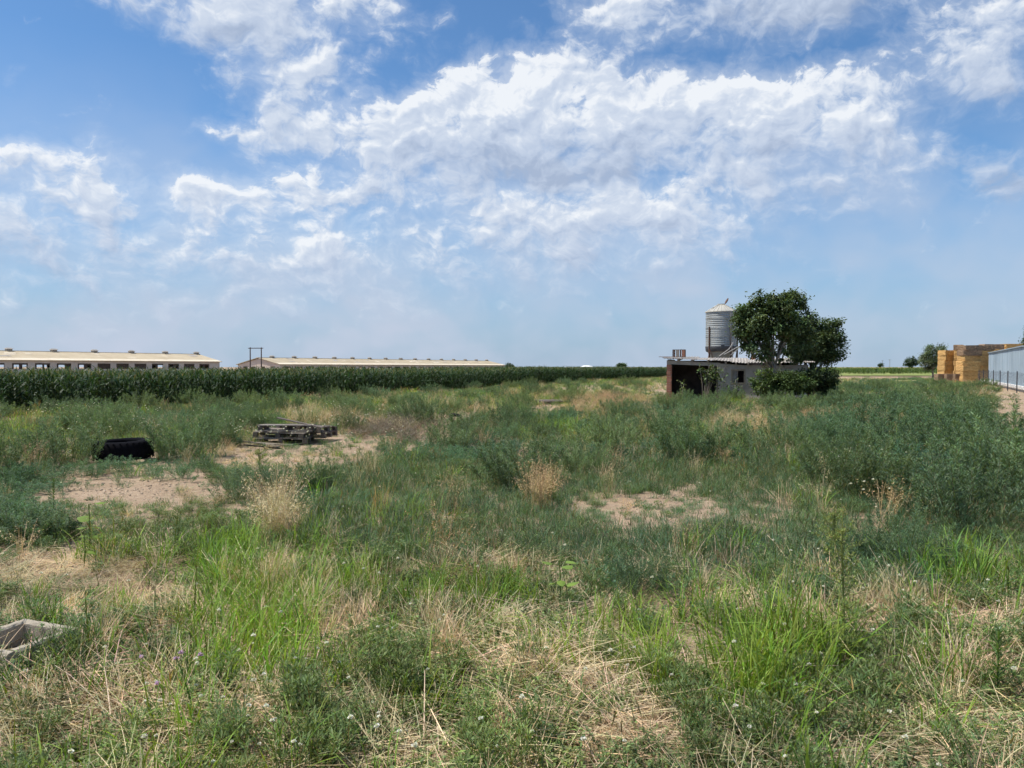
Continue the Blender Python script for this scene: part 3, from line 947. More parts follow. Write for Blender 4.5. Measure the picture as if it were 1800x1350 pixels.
b1 = on_ground(492, 779); b2 = on_ground(548, 776)
zz = gz(b1.x, b1.y)
NMS = ['bottom', 'middle', 'topmost']
for k in range(3):
    pallet((b1.x + .02 * k + rng.uniform(-.06, .06), b1.y + .35 + rng.uniform(-.05, .05), zz + .02 + .143 * k), (R((0, 2, -2, 3)[k]), R((-1, 1.5, .5, 3)[k]), R((3, -6, 7, -4)[k])),
           NMS[k] + ' pallet of the left half of the weathered pallet stack', pale=k in (1, 2), broken=1 if k == 2 else 0)
zz = gz(b2.x, b2.y)
for k in range(2):
    pallet((b2.x - .28 + rng.uniform(-.05, .05), b2.y + .62 + rng.uniform(-.05, .05), zz + .1 + .143 * k), (R((0, -2, 2)[k]), R((-1, 1.5, 3)[k]), R((-8, -15, -3)[k])),
           ['lower', 'upper'][k] + ' dark pallet of the right half of the stack', broken=k)
pk = ['longest', 'palest', 'darkest', 'shortest', 'thinnest']
for k, (px, py, ln, rz, tilt, mt) in enumerate(((466, 781, 1.1, 12, 6, 'pallet'), (480, 782, 1.0, -6, 3, 'pallet_pale'), (462, 787, .8, 35, 9, 'char'), (473, 784, .6, -30, 5, 'pallet'), (520, 741, 1.3, -22, 9, 'pallet'))):
    p = on_ground(px, py if py > 750 else 779)
    z0 = gz(p.x, p.y) + .05 if py > 750 else gz(p.x, p.y) + .48
    o = link('loose_plank', plank_mesh(ln, .09, .022, mt)); o.location = (p.x, p.y + (.0 if py > 750 else .35), z0); o.rotation_euler = (0, R(tilt), R(rz))
    tag(o, ['grey plank leaning flat at the left foot of the pallet stack', 'pale plank lying in front of the pallet stack', 'charred short plank in the debris left of the pallets', 'short grey plank crossing the debris by the pallets', 'thin plank lying slantwise on top of the pallet stack'][k], 'plank', 'loose planks at the pallet stack')
p = on_ground(965, 709)
pallet((p.x, p.y, gz(p.x, p.y) + .05), (R(4), R(0), R(8)), 'single dark pallet lying far out in the dry grass at centre', group=None)
p = on_ground(800, 735)
t = thing('charred_log', 'small charred black log lying by the bare patch at centre', 'log', (p.x, p.y, gz(p.x, p.y) + .06), R(4))
MB().tube([(-.2, 0, .02), (-.08, .01, .06), (.05, 0, .055), (.19, -.02, .03)], [.05, .065, .06, .04], 9).build('trunk', M['char'], t)
MB().tube([(-.05, 0, .05), (-.13, -.05, .12)], [.03, .02], 7).build('branch_stub', M['char'], t)

# concrete box in the foreground
RZ = .14
cR, cB = on_ground(140, 1102, RZ), on_ground(48, 1087, RZ)
cF = on_ground(4, 1149, RZ)
ux = (cB - cR); uy = (cF - cR); S = .5 * (ux.length + uy.length)
ang = math.atan2(ux.y, ux.x)
bx = thing('concrete_box', 'small weathered open concrete box sunk in the grass at lower left', 'concrete box', (cR.x, cR.y, RZ - .42), ang)
H_, T_ = .42, .055
def rough_wall(lo, hi, seed):
    """slightly irregular wall slab with worn upper edges"""
    r_ = np.random.default_rng(seed)
    nx_ = 12; along = 0 if hi[0] - lo[0] > hi[1] - lo[1] else 1
    V = []; F = []
    for i in range(nx_ + 1):
        f = i / nx_
        a_ = lo[along] + (hi[along] - lo[along]) * f
        w0, w1 = lo[1 - along], hi[1 - along]
        ring = [(w0, lo[2]), (w1, lo[2]), (w1, hi[2] - .012), (w1 - .010, hi[2]), (w0 + .010, hi[2]), (w0, hi[2] - .012)]
        for j, (w_, z_) in enumerate(ring):
            if j >= 2: w_ += r_.normal() * .0012; z_ += r_.normal() * .0012
            V.append((a_, w_, z_) if along == 0 else (w_, a_, z_))
    for i in range(nx_):
        for j in range(6):
            q_ = (i * 6 + j, i * 6 + (j + 1) % 6, (i + 1) * 6 + (j + 1) % 6, (i + 1) * 6 + j)
            F.append(q_ if along else q_[::-1])
    F.append(tuple(range(6)) [::(-1 if along else 1)]); F.append(tuple(nx_ * 6 + j for j in range(6))[::(1 if along else -1)])
    m_ = MB(); m_.add(V, F); return m_
rough_wall((0, 0, 0), (S, T_, H_), 1).build('wall', M['concrete'], bx)
rough_wall((0, S - T_, 0), (S, S, H_ - .004), 2).build('wall', M['concrete'], bx)
rough_wall((.0, T_ + .002, 0), (T_, S - T_ - .002, H_ - .003), 3).build('wall', M['concrete'], bx)
rough_wall((S - T_, T_ + .002, 0), (S, S - T_ - .002, H_ + .003), 4).build('wall', M['concrete'], bx)
MB().box((T_, T_, .12), (S - T_, S - T_, .16)).build('floor', M['mortar'], bx)


# ------------------------------------------------------------------ vegetation builders (numpy)
def cat(parts):
    V = []; F = []; C = []; o = 0
    for v, f, c in parts:
        V.append(v); F.append(f + o); C.append(c); o += len(v)
    return np.concatenate(V), np.concatenate(F), np.concatenate(C)


def jitter_col(r, base, n, var=.18, hue=.10):
    b = np.asarray(base)[None, :] * (1 + var * r.standard_normal((n, 1)))
    return np.clip(b * (1 + hue * r.standard_normal((n, 3))), .004, .95)


def blades(r, base, az, L, W, lean, curl, col, segs=4, tipw=.12, kink=None):
    """n tapering strips: base (n,3), heading az, length L, width W, start angle from vertical, extra bend"""
    n = len(az)
    s = np.linspace(0, 1, segs + 1)
    ang = lean[:, None] + curl[:, None] * s[None, :] ** 1.4
    if kink is not None: ang = ang + kink[:, None] * (s[None, :] > .55)
    ds = L[:, None] / segs
    hx = np.cumsum(np.sin(ang) * ds, 1) - np.sin(ang) * ds
    hz = np.cumsum(np.cos(ang) * ds, 1) - np.cos(ang) * ds
    P = np.stack([base[:, None, 0] + hx * np.cos(az)[:, None], base[:, None, 1] + hx * np.sin(az)[:, None], base[:, None, 2] + hz], -1)
    tw = r.uniform(-.7, .7, n)
    wd = np.stack([-np.sin(az) * np.cos(tw), np.cos(az) * np.cos(tw), np.sin(tw)], -1)
    wp = (1 - s ** 2.2) * (1 - tipw) + tipw
    off = wd[:, None, :] * (W[:, None] * wp[None, :] * .5)[..., None]
    V = np.stack([P - off, P + off], 2).reshape(-1, 3)
    k = np.arange(n)[:, None] * (segs + 1) * 2 + np.arange(segs)[None, :] * 2
    F = np.stack([k, k + 1, k + 3, k + 2], -1).reshape(-1, 4)
    C = np.repeat(col, (segs + 1) * 2, 0)
    return V, F, C


def leaflets(r, base, dirs, L, W, col, droop=.0):
    """n two-part pointed leaves from base along dirs"""
    n = len(base)
    up = np.array([0, 0, 1.0])
    d = dirs / np.linalg.norm(dirs, axis=1, keepdims=True)
    side = np.cross(d, up + .3 * r.standard_normal((n, 3)))
    side /= np.linalg.norm(side, axis=1, keepdims=True) + 1e-9
    mid = base + d * (L * .5)[:, None]
    tip = base + d * L[:, None] + np.array([0, 0, -1.0])[None, :] * (droop * L)[:, None]
    V = np.stack([base - side * (W * .12)[:, None], base + side * (W * .12)[:, None], mid + side * (W * .5)[:, None], mid - side * (W * .5)[:, None],
                  tip + side * (W * .06)[:, None], tip - side * (W * .06)[:, None]], 1).reshape(-1, 3)
    k = np.arange(n)[:, None] * 6
    F = np.concatenate([k + np.array([[0, 1, 2, 3]]), k + np.array([[3, 2, 4, 5]])], 0)
    return V, F, np.repeat(col, 6, 0)


def disk(r, n, rad):
    a = r.uniform(0, 2 * np.pi, n); q = rad * np.sqrt(r.random(n))
    return np.stack([q * np.cos(a), q * np.sin(a), np.zeros(n)], -1)


def g_grass(seed, n, rad, L, W, lean, curl, base, var=.2, segs=4, heads=0, headcol=(.23, .22, .12)):
    r = np.random.default_rng(seed)
    b = disk(r, n, rad)
    az = np.where(r.random(n) < .6, np.arctan2(b[:, 1], b[:, 0]) + r.normal(0, .7, n), r.uniform(0, 6.28, n))
    parts = [blades(r, b, az, r.uniform(*L, n), r.uniform(*W, n), r.uniform(*lean, n), r.uniform(*curl, n), jitter_col(r, base, n, var), segs, kink=np.where(r.random(n) < .25, r.uniform(.2, 1.0, n), 0))]
    if heads:
        hb = disk(r, heads, rad); ha = r.uniform(0, 6.28, heads); hl = r.uniform(L[0] * .9, L[1] * 1.15, heads); le = r.uniform(0, .35, heads); cu = r.uniform(0, .6, heads)
        parts.append(blades(r, hb, ha, hl, np.full(heads, .0022), le, cu, jitter_col(r, base, heads, .1), 3, .9))
        # spike heads
        an = le + cu
        tipx = hl * (np.sin(le) * .5 + np.sin(le + cu * .6) * .5); tipz = hl * (np.cos(le) * .5 + np.cos(le + cu * .6) * .5)
        tb = np.stack([hb[:, 0] + tipx * np.cos(ha), hb[:, 1] + tipx * np.sin(ha), tipz * .97], -1)
        for q in (0, 1.57):
            parts.append(blades(r, tb, ha + q * .0, r.uniform(.05, .09, heads), np.full(heads, .0075), an, np.full(heads, .6), jitter_col(r, headcol, heads, .15), 3, .3))
    return cat(parts)


def g_straw_flat(seed, n, rad, L, base, comb=.9):
    r = np.random.default_rng(seed)
    b = disk(r, n, rad); b[:, 2] = r.uniform(0, .07, n) * (1 - np.hypot(b[:, 0], b[:, 1]) / rad * .6)
    az = r.normal(0, comb, n) + np.where(r.random(n) < .25, np.pi, 0)
    return blades(r, b, az, r.uniform(*L, n), r.uniform(.0022, .0046, n), r.uniform(1.1, 1.6, n), r.uniform(-.15, .55, n), jitter_col(r, base, n, .22, .05), 3, .5)


def g_straw_up(seed, n, rad, L, base, spike=0, lean=(0, .5)):
    r = np.random.default_rng(seed)
    b = disk(r, n, rad)
    az = r.uniform(0, 6.28, n); Ls = r.uniform(*L, n); le = r.uniform(*lean, n); cu = r.uniform(0, .8, n)
    parts = [blades(r, b, az, Ls, r.uniform(.0022, .0045, n), le, cu, jitter_col(r, base, n, .2, .05), 4, .5)]
    if spike:
        k = min(n, spike); m = 14
        s = np.tile(np.linspace(.62, 1.0, m), k); idx = np.repeat(np.arange(k), m)
        a = le[idx] + cu[idx] * s ** 1.4 * .6
        hx = Ls[idx] * s * np.sin(a * .9); hz = Ls[idx] * s * np.cos(a * .9)
        bb = np.stack([b[idx, 0] + hx * np.cos(az[idx]), b[idx, 1] + hx * np.sin(az[idx]), hz], -1) + r.normal(0, .008, (k * m, 3))
        d = np.stack([r.normal(0, 1, k * m), r.normal(0, 1, k * m), r.uniform(-.9, .3, k * m)], -1)
        parts.append(leaflets(r, bb, d, r.uniform(.018, .032, k * m), r.uniform(.005, .008, k * m), jitter_col(r, np.array(base) * 1.15, k * m, .15, .04)))
    return cat(parts)


def g_feathery(seed, stems, rad, H, per, leafL, leafW, base, spread=.45, branch=True, fl=.06, stemcol=(.16, .15, .07)):
    """upright bushy herb: many thin stems set with narrow leaves. returns (leaves, stems)"""
    r = np.random.default_rng(seed)
    b = disk(r, stems, rad)
    az = np.arctan2(b[:, 1], b[:, 0]) + r.normal(0, .5, stems)
    q = np.hypot(b[:, 0], b[:, 1]) / rad
    L = r.uniform(*H, stems) * (1 - .22 * q)
    le = .05 + spread * q * r.uniform(.5, 1.1, stems); cu = r.uniform(-.2, .25, stems)
    st = blades(r, b, az, L, np.full(stems, .005), le, cu, jitter_col(r, stemcol, stems, .2), 4, .4)
    s = r.beta(1.9, 1.0, (stems, per)) * .97 + .03
    idx = np.repeat(np.arange(stems), per); s = s.ravel()
    a = le[idx] + cu[idx] * s ** 1.4 * .55
    hx = L[idx] * s * np.sin(a); hz = L[idx] * s * np.cos(a)
    n = len(s)
    fluff = fl * np.sin(np.pi * np.clip(s, 0, 1)) ** .7 if branch else np.zeros(n)
    ph = r.uniform(0, 6.28, n)
    bb = np.stack([b[idx, 0] + hx * np.cos(az[idx]), b[idx, 1] + hx * np.sin(az[idx]), hz], -1)
    rr = fluff * r.random(n)
    bb = bb + np.stack([rr * np.cos(ph), rr * np.sin(ph), rr * .7], -1)
    d = np.stack([np.cos(ph), np.sin(ph), r.uniform(.35, 2.0, n)], -1)
    ll = r.uniform(*leafL, n) * (1.15 - .5 * s)
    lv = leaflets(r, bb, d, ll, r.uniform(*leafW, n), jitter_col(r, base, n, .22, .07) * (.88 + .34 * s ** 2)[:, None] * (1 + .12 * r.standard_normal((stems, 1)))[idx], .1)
    return lv, st


def g_herb(seed, stems, rad, H, per, leafL, leafW, base):
    """low sprawling leafy herb"""
    r = np.random.default_rng(seed)
    b = disk(r, stems, rad)
    az = r.uniform(0, 6.28, stems); L = r.uniform(*H, stems); le = r.uniform(.1, .9, stems); cu = r.uniform(-.3, .5, stems)
    st = blades(r, b, az, L, np.full(stems, .0035), le, cu, jitter_col(r, np.array(base) * .9, stems, .2), 4, .5)
    s = r.random((stems, per)); idx = np.repeat(np.arange(stems), per); s = s.ravel(); n = len(s)
    a = le[idx] + cu[idx] * s ** 1.4 * .5
    bb = np.stack([b[idx, 0] + L[idx] * s * np.sin(a) * np.cos(az[idx]), b[idx, 1] + L[idx] * s * np.sin(a) * np.sin(az[idx]), L[idx] * s * np.cos(a)], -1)
    ph = r.uniform(0, 6.28, n)
    d = np.stack([np.cos(ph), np.sin(ph), r.uniform(-.1, 1.0, n)], -1)
    lv = leaflets(r, bb, d, r.uniform(*leafL, n), r.uniform(*leafW, n), jitter_col(r, base, n, .22, .08), .15)
    return cat([lv, st])


def g_maize(seed):
    r = np.random.default_rng(seed)
    H = r.uniform(1.42, 1.52); n = 18
    z = np.linspace(.12, H * .93, n) + r.normal(0, .02, n)
    az = np.arange(n) * 2.4 + r.normal(0, .5, n)
    b = np.stack([np.zeros(n), np.zeros(n), z], -1)
    lv = blades(r, b, az, r.uniform(.5, .78, n) * np.where(z > H * .75, .7, 1), r.uniform(.055, .08, n), r.uniform(.35, .75, n), r.uniform(.9, 1.9, n), jitter_col(r, (.045, .084, .036), n, .22, .06), 6, .05)
    m = 3
    st = blades(r, np.array([[0, 0, 0], [.006, 0, 0], [0, .006, 0]]), np.array([0, 2.1, 4.2]), np.full(m, H), np.full(m, .024), np.zeros(m), np.full(m, .03), jitter_col(r, (.13, .17, .06), m, .1), 3, .5)
    k = 7
    ts = blades(r, np.tile([[0, 0, H - .03]], (k, 1)), r.uniform(0, 6.28, k), r.uniform(.13, .24, k), np.full(k, .008), r.uniform(.05, .6, k), r.uniform(0, .5, k), jitter_col(r, (.27, .25, .10), k, .15), 3, .6)
    return cat([lv, st, ts])


def g_flower(seed, col=(.80, .80, .76), rad=.011, H=(.14, .34), stems=1, sp=.0):
    r = np.random.default_rng(seed)
    b = disk(r, stems, sp + .001); az = r.uniform(0, 6.28, stems); L = r.uniform(*H, stems); le = r.uniform(0, .25, stems); cu = r.uniform(0, .2, stems)
    parts = [blades(r, b, az, L, np.full(stems, .0022), le, cu, jitter_col(r, (.12, .17, .06), stems, .1), 3, .9)]
    a = le + cu * .5
    top = np.stack([b[:, 0] + L * np.sin(a) * np.cos(az), b[:, 1] + L * np.sin(a) * np.sin(az), L * np.cos(a)], -1)
    m = 26
    ph = r.uniform(0, 6.28, (stems, m)); el = np.arcsin(r.uniform(-.15, 1, (stems, m)))
    d = np.stack([np.cos(ph) * np.cos(el), np.sin(ph) * np.cos(el), np.sin(el) * .7], -1).reshape(-1, 3)
    bb = np.repeat(top, m, 0)
    parts.append(leaflets(r, bb, d, r.uniform(.8, 1.1, stems * m) * rad, np.full(stems * m, rad * .75), jitter_col(r, col, stems * m, .06, .03)))
    return cat(parts)


# ------------------------------------------------------------------ prototypes for the masses of weeds and grass
def protos(name, datas, mat):
    c = bpy.data.collections.new('mass_' + name)
    for i, (V, F, C) in enumerate(datas):
        c.objects.link(bpy.data.objects.new('%s_%02d' % (name, i), array_mesh(name, V, F, C, mat)))
    return c, len(datas)


STRAW = (.60, .475, .295)
PR = {}
PR['lush'] = protos('lush', [g_grass(10 + i, 28, .13, (.16, .44), (.005, .011), (.02, .5), (.3, 1.5), (.20, .305, .055), .2, 6) for i in range(4)], M['grass_t'])
PR['seta'] = protos('seta', [g_grass(20 + i, 46, .11, (.10, .27), (.004, .0075), (.05, .85), (.2, 1.3), (.13, .195, .098), .25, 4, heads=6) for i in range(4)], M['grass_t'])
PR['flat'] = protos('flat', [g_straw_flat(30 + i, 80, .2, (.16, .46), STRAW, (.45, .9, 1.6)[i]) for i in range(3)], M['straw_t'])
PR['dryup'] = protos('dryup', [g_straw_up(40 + i, 60, .09, (.12, .34), STRAW, 0, (.05, 1.0)) for i in range(3)], M['straw_t'])
PR['oat'] = protos('oat', [g_straw_up(50 + i, 30, .07, (.35, .65), (.50, .40, .24), 16, (.0, .45)) for i in range(2)], M['straw_t'])
def feathery(*a, **k):
    lv, st = g_feathery(*a, **k); return cat([lv, st])
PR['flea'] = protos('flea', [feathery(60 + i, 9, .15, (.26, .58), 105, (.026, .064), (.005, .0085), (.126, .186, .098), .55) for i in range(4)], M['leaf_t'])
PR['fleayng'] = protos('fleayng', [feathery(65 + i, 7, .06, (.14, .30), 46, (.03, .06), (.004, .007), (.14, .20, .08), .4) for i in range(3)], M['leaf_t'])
PR['herb'] = protos('herb', [g_herb(70 + i, 20, .12, (.06, .20), 24, (.012, .032), (.005, .012), (.168, .226, .092)) for i in range(4)], M['leaf_t'])
PR['pani'] = protos('pani', [g_straw_up(80 + i, 34, .12, (.35, .62), (.40, .29, .16), 34, (.0, .4)) for i in range(2)], M['straw_t'])
PR['maize'] = protos('maize', [g_maize(90 + i) for i in range(5)], M['leaf_t'])
PR['flower'] = protos('flower', [g_flower(100 + i) for i in range(3)], M['leaf_t'])
PR['umbel'] = protos('umbel', [g_flower(104 + i, rad=.02, H=(.4, .62), stems=5, sp=.25) for i in range(2)], M['leaf_t'])
PR['mallow'] = protos('mallow', [g_flower(108, (.60, .42, .66), .016, (.08, .16), 1)], M['leaf_t'])


def scatter(obj_name, proto, P, rot, scl, tint, label, cat_):
    """one object of kind stuff: points carrying rotation, scale, tint and which clump to show"""
    n = len(P)
    if n == 0: return
    c, k = PR[proto]
    me = bpy.data.meshes.new(obj_name)
    me.vertices.add(n); me.vertices.foreach_set('co', np.asarray(P, 'f').ravel())
    for nm, typ, data, fld in (('rot', 'FLOAT_VECTOR', rot, 'vector'), ('scl', 'FLOAT_VECTOR', scl, 'vector')):
        a = me.attributes.new(nm, typ, 'POINT'); a.data.foreach_set(fld, np.asarray(data, 'f').ravel())
    a = me.attributes.new('idx', 'INT', 'POINT'); a.data.foreach_set('value', rng.integers(0, k, n).astype('i'))
    a = me.attributes.new('tint', 'FLOAT_COLOR', 'POINT')
    t4 = np.ones((n, 4), 'f'); t4[:, :3] = tint
    a.data.foreach_set('color', t4.ravel())
    o = link(obj_name, me)
    tag(o, label, cat_, kind='stuff')
    ng = bpy.data.node_groups.new('scatter_' + obj_name, 'GeometryNodeTree')
    ng.interface.new_socket('Geometry', in_out='INPUT', socket_type='NodeSocketGeometry')
    ng.interface.new_socket('Geometry', in_out='OUTPUT', socket_type='NodeSocketGeometry')
    gi = ng.nodes.new('NodeGroupInput'); go = ng.nodes.new('NodeGroupOutput')
    ci = ng.nodes.new('GeometryNodeCollectionInfo'); ci.inputs['Collection'].default_value = c
    ci.inputs['Separate Children'].default_value = True; ci.inputs['Reset Children'].default_value = True
    ip = ng.nodes.new('GeometryNodeInstanceOnPoints'); ip.inputs['Pick Instance'].default_value = True
    def attr(nm, ty):
        q_ = ng.nodes.new('GeometryNodeInputNamedAttribute'); q_.data_type = ty; q_.inputs['Name'].default_value = nm
        return [s for s in q_.outputs if s.enabled and s.name == 'Attribute'][0]
    L = ng.links.new
    L(gi.outputs[0], ip.inputs['Points']); L(ci.outputs[0], ip.inputs['Instance'])
    L(attr('idx', 'INT'), ip.inputs['Instance Index'])
    e2r = ng.nodes.new('FunctionNodeEulerToRotation'); L(attr('rot', 'FLOAT_VECTOR'), e2r.inputs[0])
    L(e2r.outputs[0], ip.inputs['Rotation']); L(attr('scl', 'FLOAT_VECTOR'), ip.inputs['Scale'])
    L(ip.outputs[0], go.inputs[0])
    md = o.modifiers.new('scatter', 'NODES'); md.node_group = ng
    return o


# ------------------------------------------------------------------ which plant grows where
TYPES = ['lush', 'seta', 'flat', 'dryup', 'oat', 'flea', 'fleayng', 'herb', 'pani', 'none']
TI = {t: i for i, t in enumerate(TYPES)}
HALF = dict(lush=.28, seta=.14, flat=.03, dryup=.16, oat=.3, flea=.3, fleayng=.15, herb=.08, pani=.3, none=.0)
# patches: photo x, y, half width, half height, plant, weight
PATCH = [
    # bare or worn ground
    (230, 860, 165, 27, 'none', 40), (330, 850, 60, 22, 'none', 16), (1160, 879, 80, 20, 'none', 34), (1070, 892, 50, 6, 'none', 14), (1205, 857, 36, 8, 'none', 14),
    (1785, 715, 40, 34, 'none', 40), (600, 775, 110, 10, 'none', 5), (640, 795, 60, 8, 'none', 5), (700, 745, 80, 12, 'none', 4),
    (1158, 678, 22, 8, 'dryup', 6), (1158, 678, 22, 8, 'none', 6), (1500, 664, 60, 6, 'dryup', 4),
    # dry
    (420, 775, 70, 24, 'dryup', 6), (520, 795, 130, 14, 'dryup', 4), (540, 730, 80, 12, 'oat', 3), (690, 748, 110, 16, 'dryup', 4), (760, 715, 60, 14, 'oat', 2), (900, 712, 110, 12, 'dryup', 3),
    (480, 890, 36, 45, 'oat', 5), (665, 868, 14, 30, 'oat', 6), (955, 852, 18, 14, 'pani', 9), (1090, 850, 30, 20, 'pani', 2), (1050, 706, 95, 16, 'pani', 6), (1480, 728, 80, 14, 'pani', 4), (1320, 745, 60, 16, 'pani', 2), (1570, 745, 120, 25, 'pani', 1.2), (1680, 690, 80, 25, 'pani', 1.0),
    (110, 1005, 190, 42, 'flat', 14), (300, 1035, 80, 30, 'flat', 6), (130, 1235, 140, 45, 'flat', 14), (60, 1330, 120, 60, 'flat', 5), (250, 1310, 110, 50, 'flat', 4), (600, 1338, 220, 24, 'flat', 7), (560, 1235, 90, 40, 'flat', 4),
    (1020, 1225, 110, 36, 'flat', 5), (1110, 1300, 130, 45, 'flat', 8), (880, 1165, 60, 40, 'flat', 4), (1640, 1290, 110, 45, 'flat', 6), (1490, 1330, 90, 30, 'flat', 5), (1250, 1085, 50, 60, 'flat', 5), (1230, 1165, 70, 40, 'flat', 4),
    (600, 1060, 70, 45, 'dryup', 4), (500, 1000, 60, 40, 'dryup', 3), (800, 1100, 60, 60, 'dryup', 3), (910, 1150, 45, 45, 'dryup', 2.5), (1660, 1170, 110, 60, 'dryup', 3), (1350, 990, 80, 30, 'dryup', 2.5), (1600, 1040, 120, 40, 'dryup', 2.5), (900, 990, 200, 16, 'dryup', 1.4),
    # lush bright grass
    (470, 1060, 110, 85, 'lush', 12), (400, 980, 70, 60, 'lush', 5), (560, 1110, 60, 50, 'lush', 4), (640, 985, 80, 28, 'lush', 7), (830, 1000, 120, 34, 'lush', 14), (330, 945, 200, 26, 'lush', 3.5), (690, 885, 110, 22, 'lush', 4), (560, 925, 130, 22, 'lush', 2.5),
    (1150, 1060, 130, 55, 'lush', 10), (1180, 1120, 90, 45, 'lush', 4), (1375, 1090, 75, 75, 'lush', 14), (1330, 1145, 60, 45, 'lush', 8), (720, 1130, 90, 60, 'lush', 1.5), (960, 1080, 60, 40, 'lush', 3), (1010, 745, 70, 18, 'lush', 3), (1400, 760, 60, 22, 'lush', 2), (1720, 960, 110, 36, 'lush', 4), (1640, 1100, 60, 50, 'lush', 1.5),
    # darker grass of the middle
    (980, 860, 340, 90, 'seta', 12), (1000, 935, 340, 48, 'seta', 12), (1330, 900, 180, 90, 'seta', 7), (1200, 800, 140, 60, 'seta', 4), (700, 930, 160, 40, 'seta', 5), (1350, 990, 150, 40, 'seta', 4), (580, 800, 60, 60, 'seta', 2),
    # feathery herbs
    (90, 1150, 120, 45, 'herb', 9), (130, 1130, 60, 30, 'fleayng', 4), (40, 1180, 90, 30, 'seta', 3),
    (30, 905, 75, 45, 'flea', 9), (200, 925, 130, 25, 'fleayng', 5), (60, 800, 110, 36, 'flea', 7), (280, 800, 110, 30, 'flea', 7), (460, 840, 90, 45, 'flea', 6), (330, 905, 110, 30, 'fleayng', 3), (250, 735, 330, 40, 'flea', 4), (770, 780, 140, 50, 'flea', 4), (820, 745, 110, 35, 'flea', 6),
    (1650, 850, 190, 110, 'flea', 6), (1560, 930, 110, 60, 'flea', 7), (1560, 730, 260, 60, 'flea', 5), (1230, 700, 120, 26, 'flea', 8), (1420, 700, 120, 22, 'flea', 9), (1100, 745, 40, 40, 'flea', 3), (1590, 680, 120, 20, 'flea', 9), (1130, 1010, 90, 45, 'flea', 2.5),
    (1250, 765, 220, 45, 'flea', 3), (1000, 725, 200, 26, 'flea', 2.5), (560, 720, 280, 26, 'flea', 3), (150, 765, 220, 40, 'flea', 3), (1350, 820, 130, 50, 'flea', 2), (650, 840, 140, 50, 'flea', 2), (1500, 790, 90, 60, 'flea', 6),
    (1480, 1180, 110, 90, 'fleayng', 7), (1560, 1120, 140, 70, 'fleayng', 4), (1180, 1210, 90, 60, 'fleayng', 5), (1240, 1260, 40, 50, 'fleayng', 6), (690, 1170, 110, 60, 'fleayng', 4), (480, 1200, 110, 90, 'fleayng', 4), (830, 1290, 80, 45, 'fleayng', 5), (1750, 1150, 70, 70, 'fleayng', 3),
]


def cluster(x, y):
    """rounded bush-sized spots, 0..1"""
    c = hash_noise(x * .62 + .3 * hash_noise(x * .3, y * .3, 61), y * .62, 62)
    return np.clip((c - .42) / .35, 0, 1)


# where the growth stays low: in front of bare ground and of things lying about (photo x, y, half width, half height on the ground, height factor)
SHORT = [(228, 890, 200, 46, .36), (1150, 905, 120, 31, .42), (205, 838, 95, 26, .58), (510, 818, 125, 38, .36), (690, 775, 110, 16, .45), (800, 748, 40, 12, .4), (965, 722, 40, 10, .4), (640, 800, 120, 14, .5),
         (130, 1050, 200, 45, .5), (40, 945, 150, 60, .62), (1795, 750, 60, 55, .35), (1165, 700, 26, 12, .5)]


def height_factor(x, y):
    px, py = project(x, y, 0.0)
    f = np.ones(len(x))
    for cx, cy, rx, ry, k in SHORT:
        q = ((px - cx) / rx) ** 2 + ((py - cy) / ry) ** 2
        f = np.minimum(f, np.where(q < 1.0, k, np.where(q < 1.6, k + (1 - k) * (q - 1) / .6, 1)))
    return f


def weights(x, y):
    n = len(x); w = np.zeros((n, len(TYPES)))
    d = np.hypot(x, y)
    near = np.clip((8.5 - d) / 3, 0, 1); mid = np.clip((d - 6) / 3, 0, 1) * np.clip((20 - d) / 7, 0, 1); far = np.clip((d - 12) / 8, 0, 1)
    nz = hash_noise(x * .55, y * .55, 21); nz2 = hash_noise(x * .9, y * .9, 22); nz3 = hash_noise(x * .22, y * .22, 23); nz4 = hash_noise(x * 1.6, y * 1.6, 24)
    g = lambda q, c: np.clip((q - c) / (1 - c), 0, 1)
    clump = cluster(x, y)
    w[:, TI['herb']] = near * (1.7 + 2.0 * nz2) + mid * .5
    w[:, TI['flat']] = near * (.45 + 3.6 * g(nz4, .55))
    w[:, TI['dryup']] = near * (.2 + 1.1 * g(nz, .62)) + mid * (.06 + .35 * g(nz4, .65)) + far * (.12 + 1.1 * g(nz3, .64) + .35 * g(nz2, .7))
    w[:, TI['lush']] = near * (.2 + 1.0 * g(nz, .5)) + mid * .5 * g(nz2, .5) + far * (.6 + 1.5 * g(nz2, .5))
    w[:, TI['seta']] = near * .5 + mid * 2.4 + far * (1.6 + nz * 1.2)
    w[:, TI['flea']] = mid * (.15 + 3.0 * clump * g(nz3, .25)) + far * (.2 + 1.8 * clump)
    w[:, TI['fleayng']] = near * (.35 + .9 * g(nz2, .5)) + mid * .5 + far * .7
    w[:, TI['oat']] = .0 * near + .04 * mid + .10 * far
    w[:, TI['pani']] = mid * .04 + far * (.06 + .5 * g(nz3, .72))
    w[:, TI['none']] = .5 + near * .6
    for ty in TYPES:
        px, py = project(x, y, HALF[ty])
        for (cx, cy, rx, ry, t2, am) in PATCH:
            if t2 != ty: continue
            q = ((px - cx) / rx) ** 2 + ((py - cy) / ry) ** 2
            q = q * (.7 + .6 * nz4)
            w[:, TI[ty]] += am * np.clip(1.25 - q, 0, 1)
    return w


BOX_C = bx.matrix_basis @ Vector((S / 2, S / 2, 0))
MZ0, MZD = Vector((-17.6, 29.6, 0)), Vector((.43, .903, 0)).normalized()
MZN = Vector((-MZD.y, MZD.x, 0))


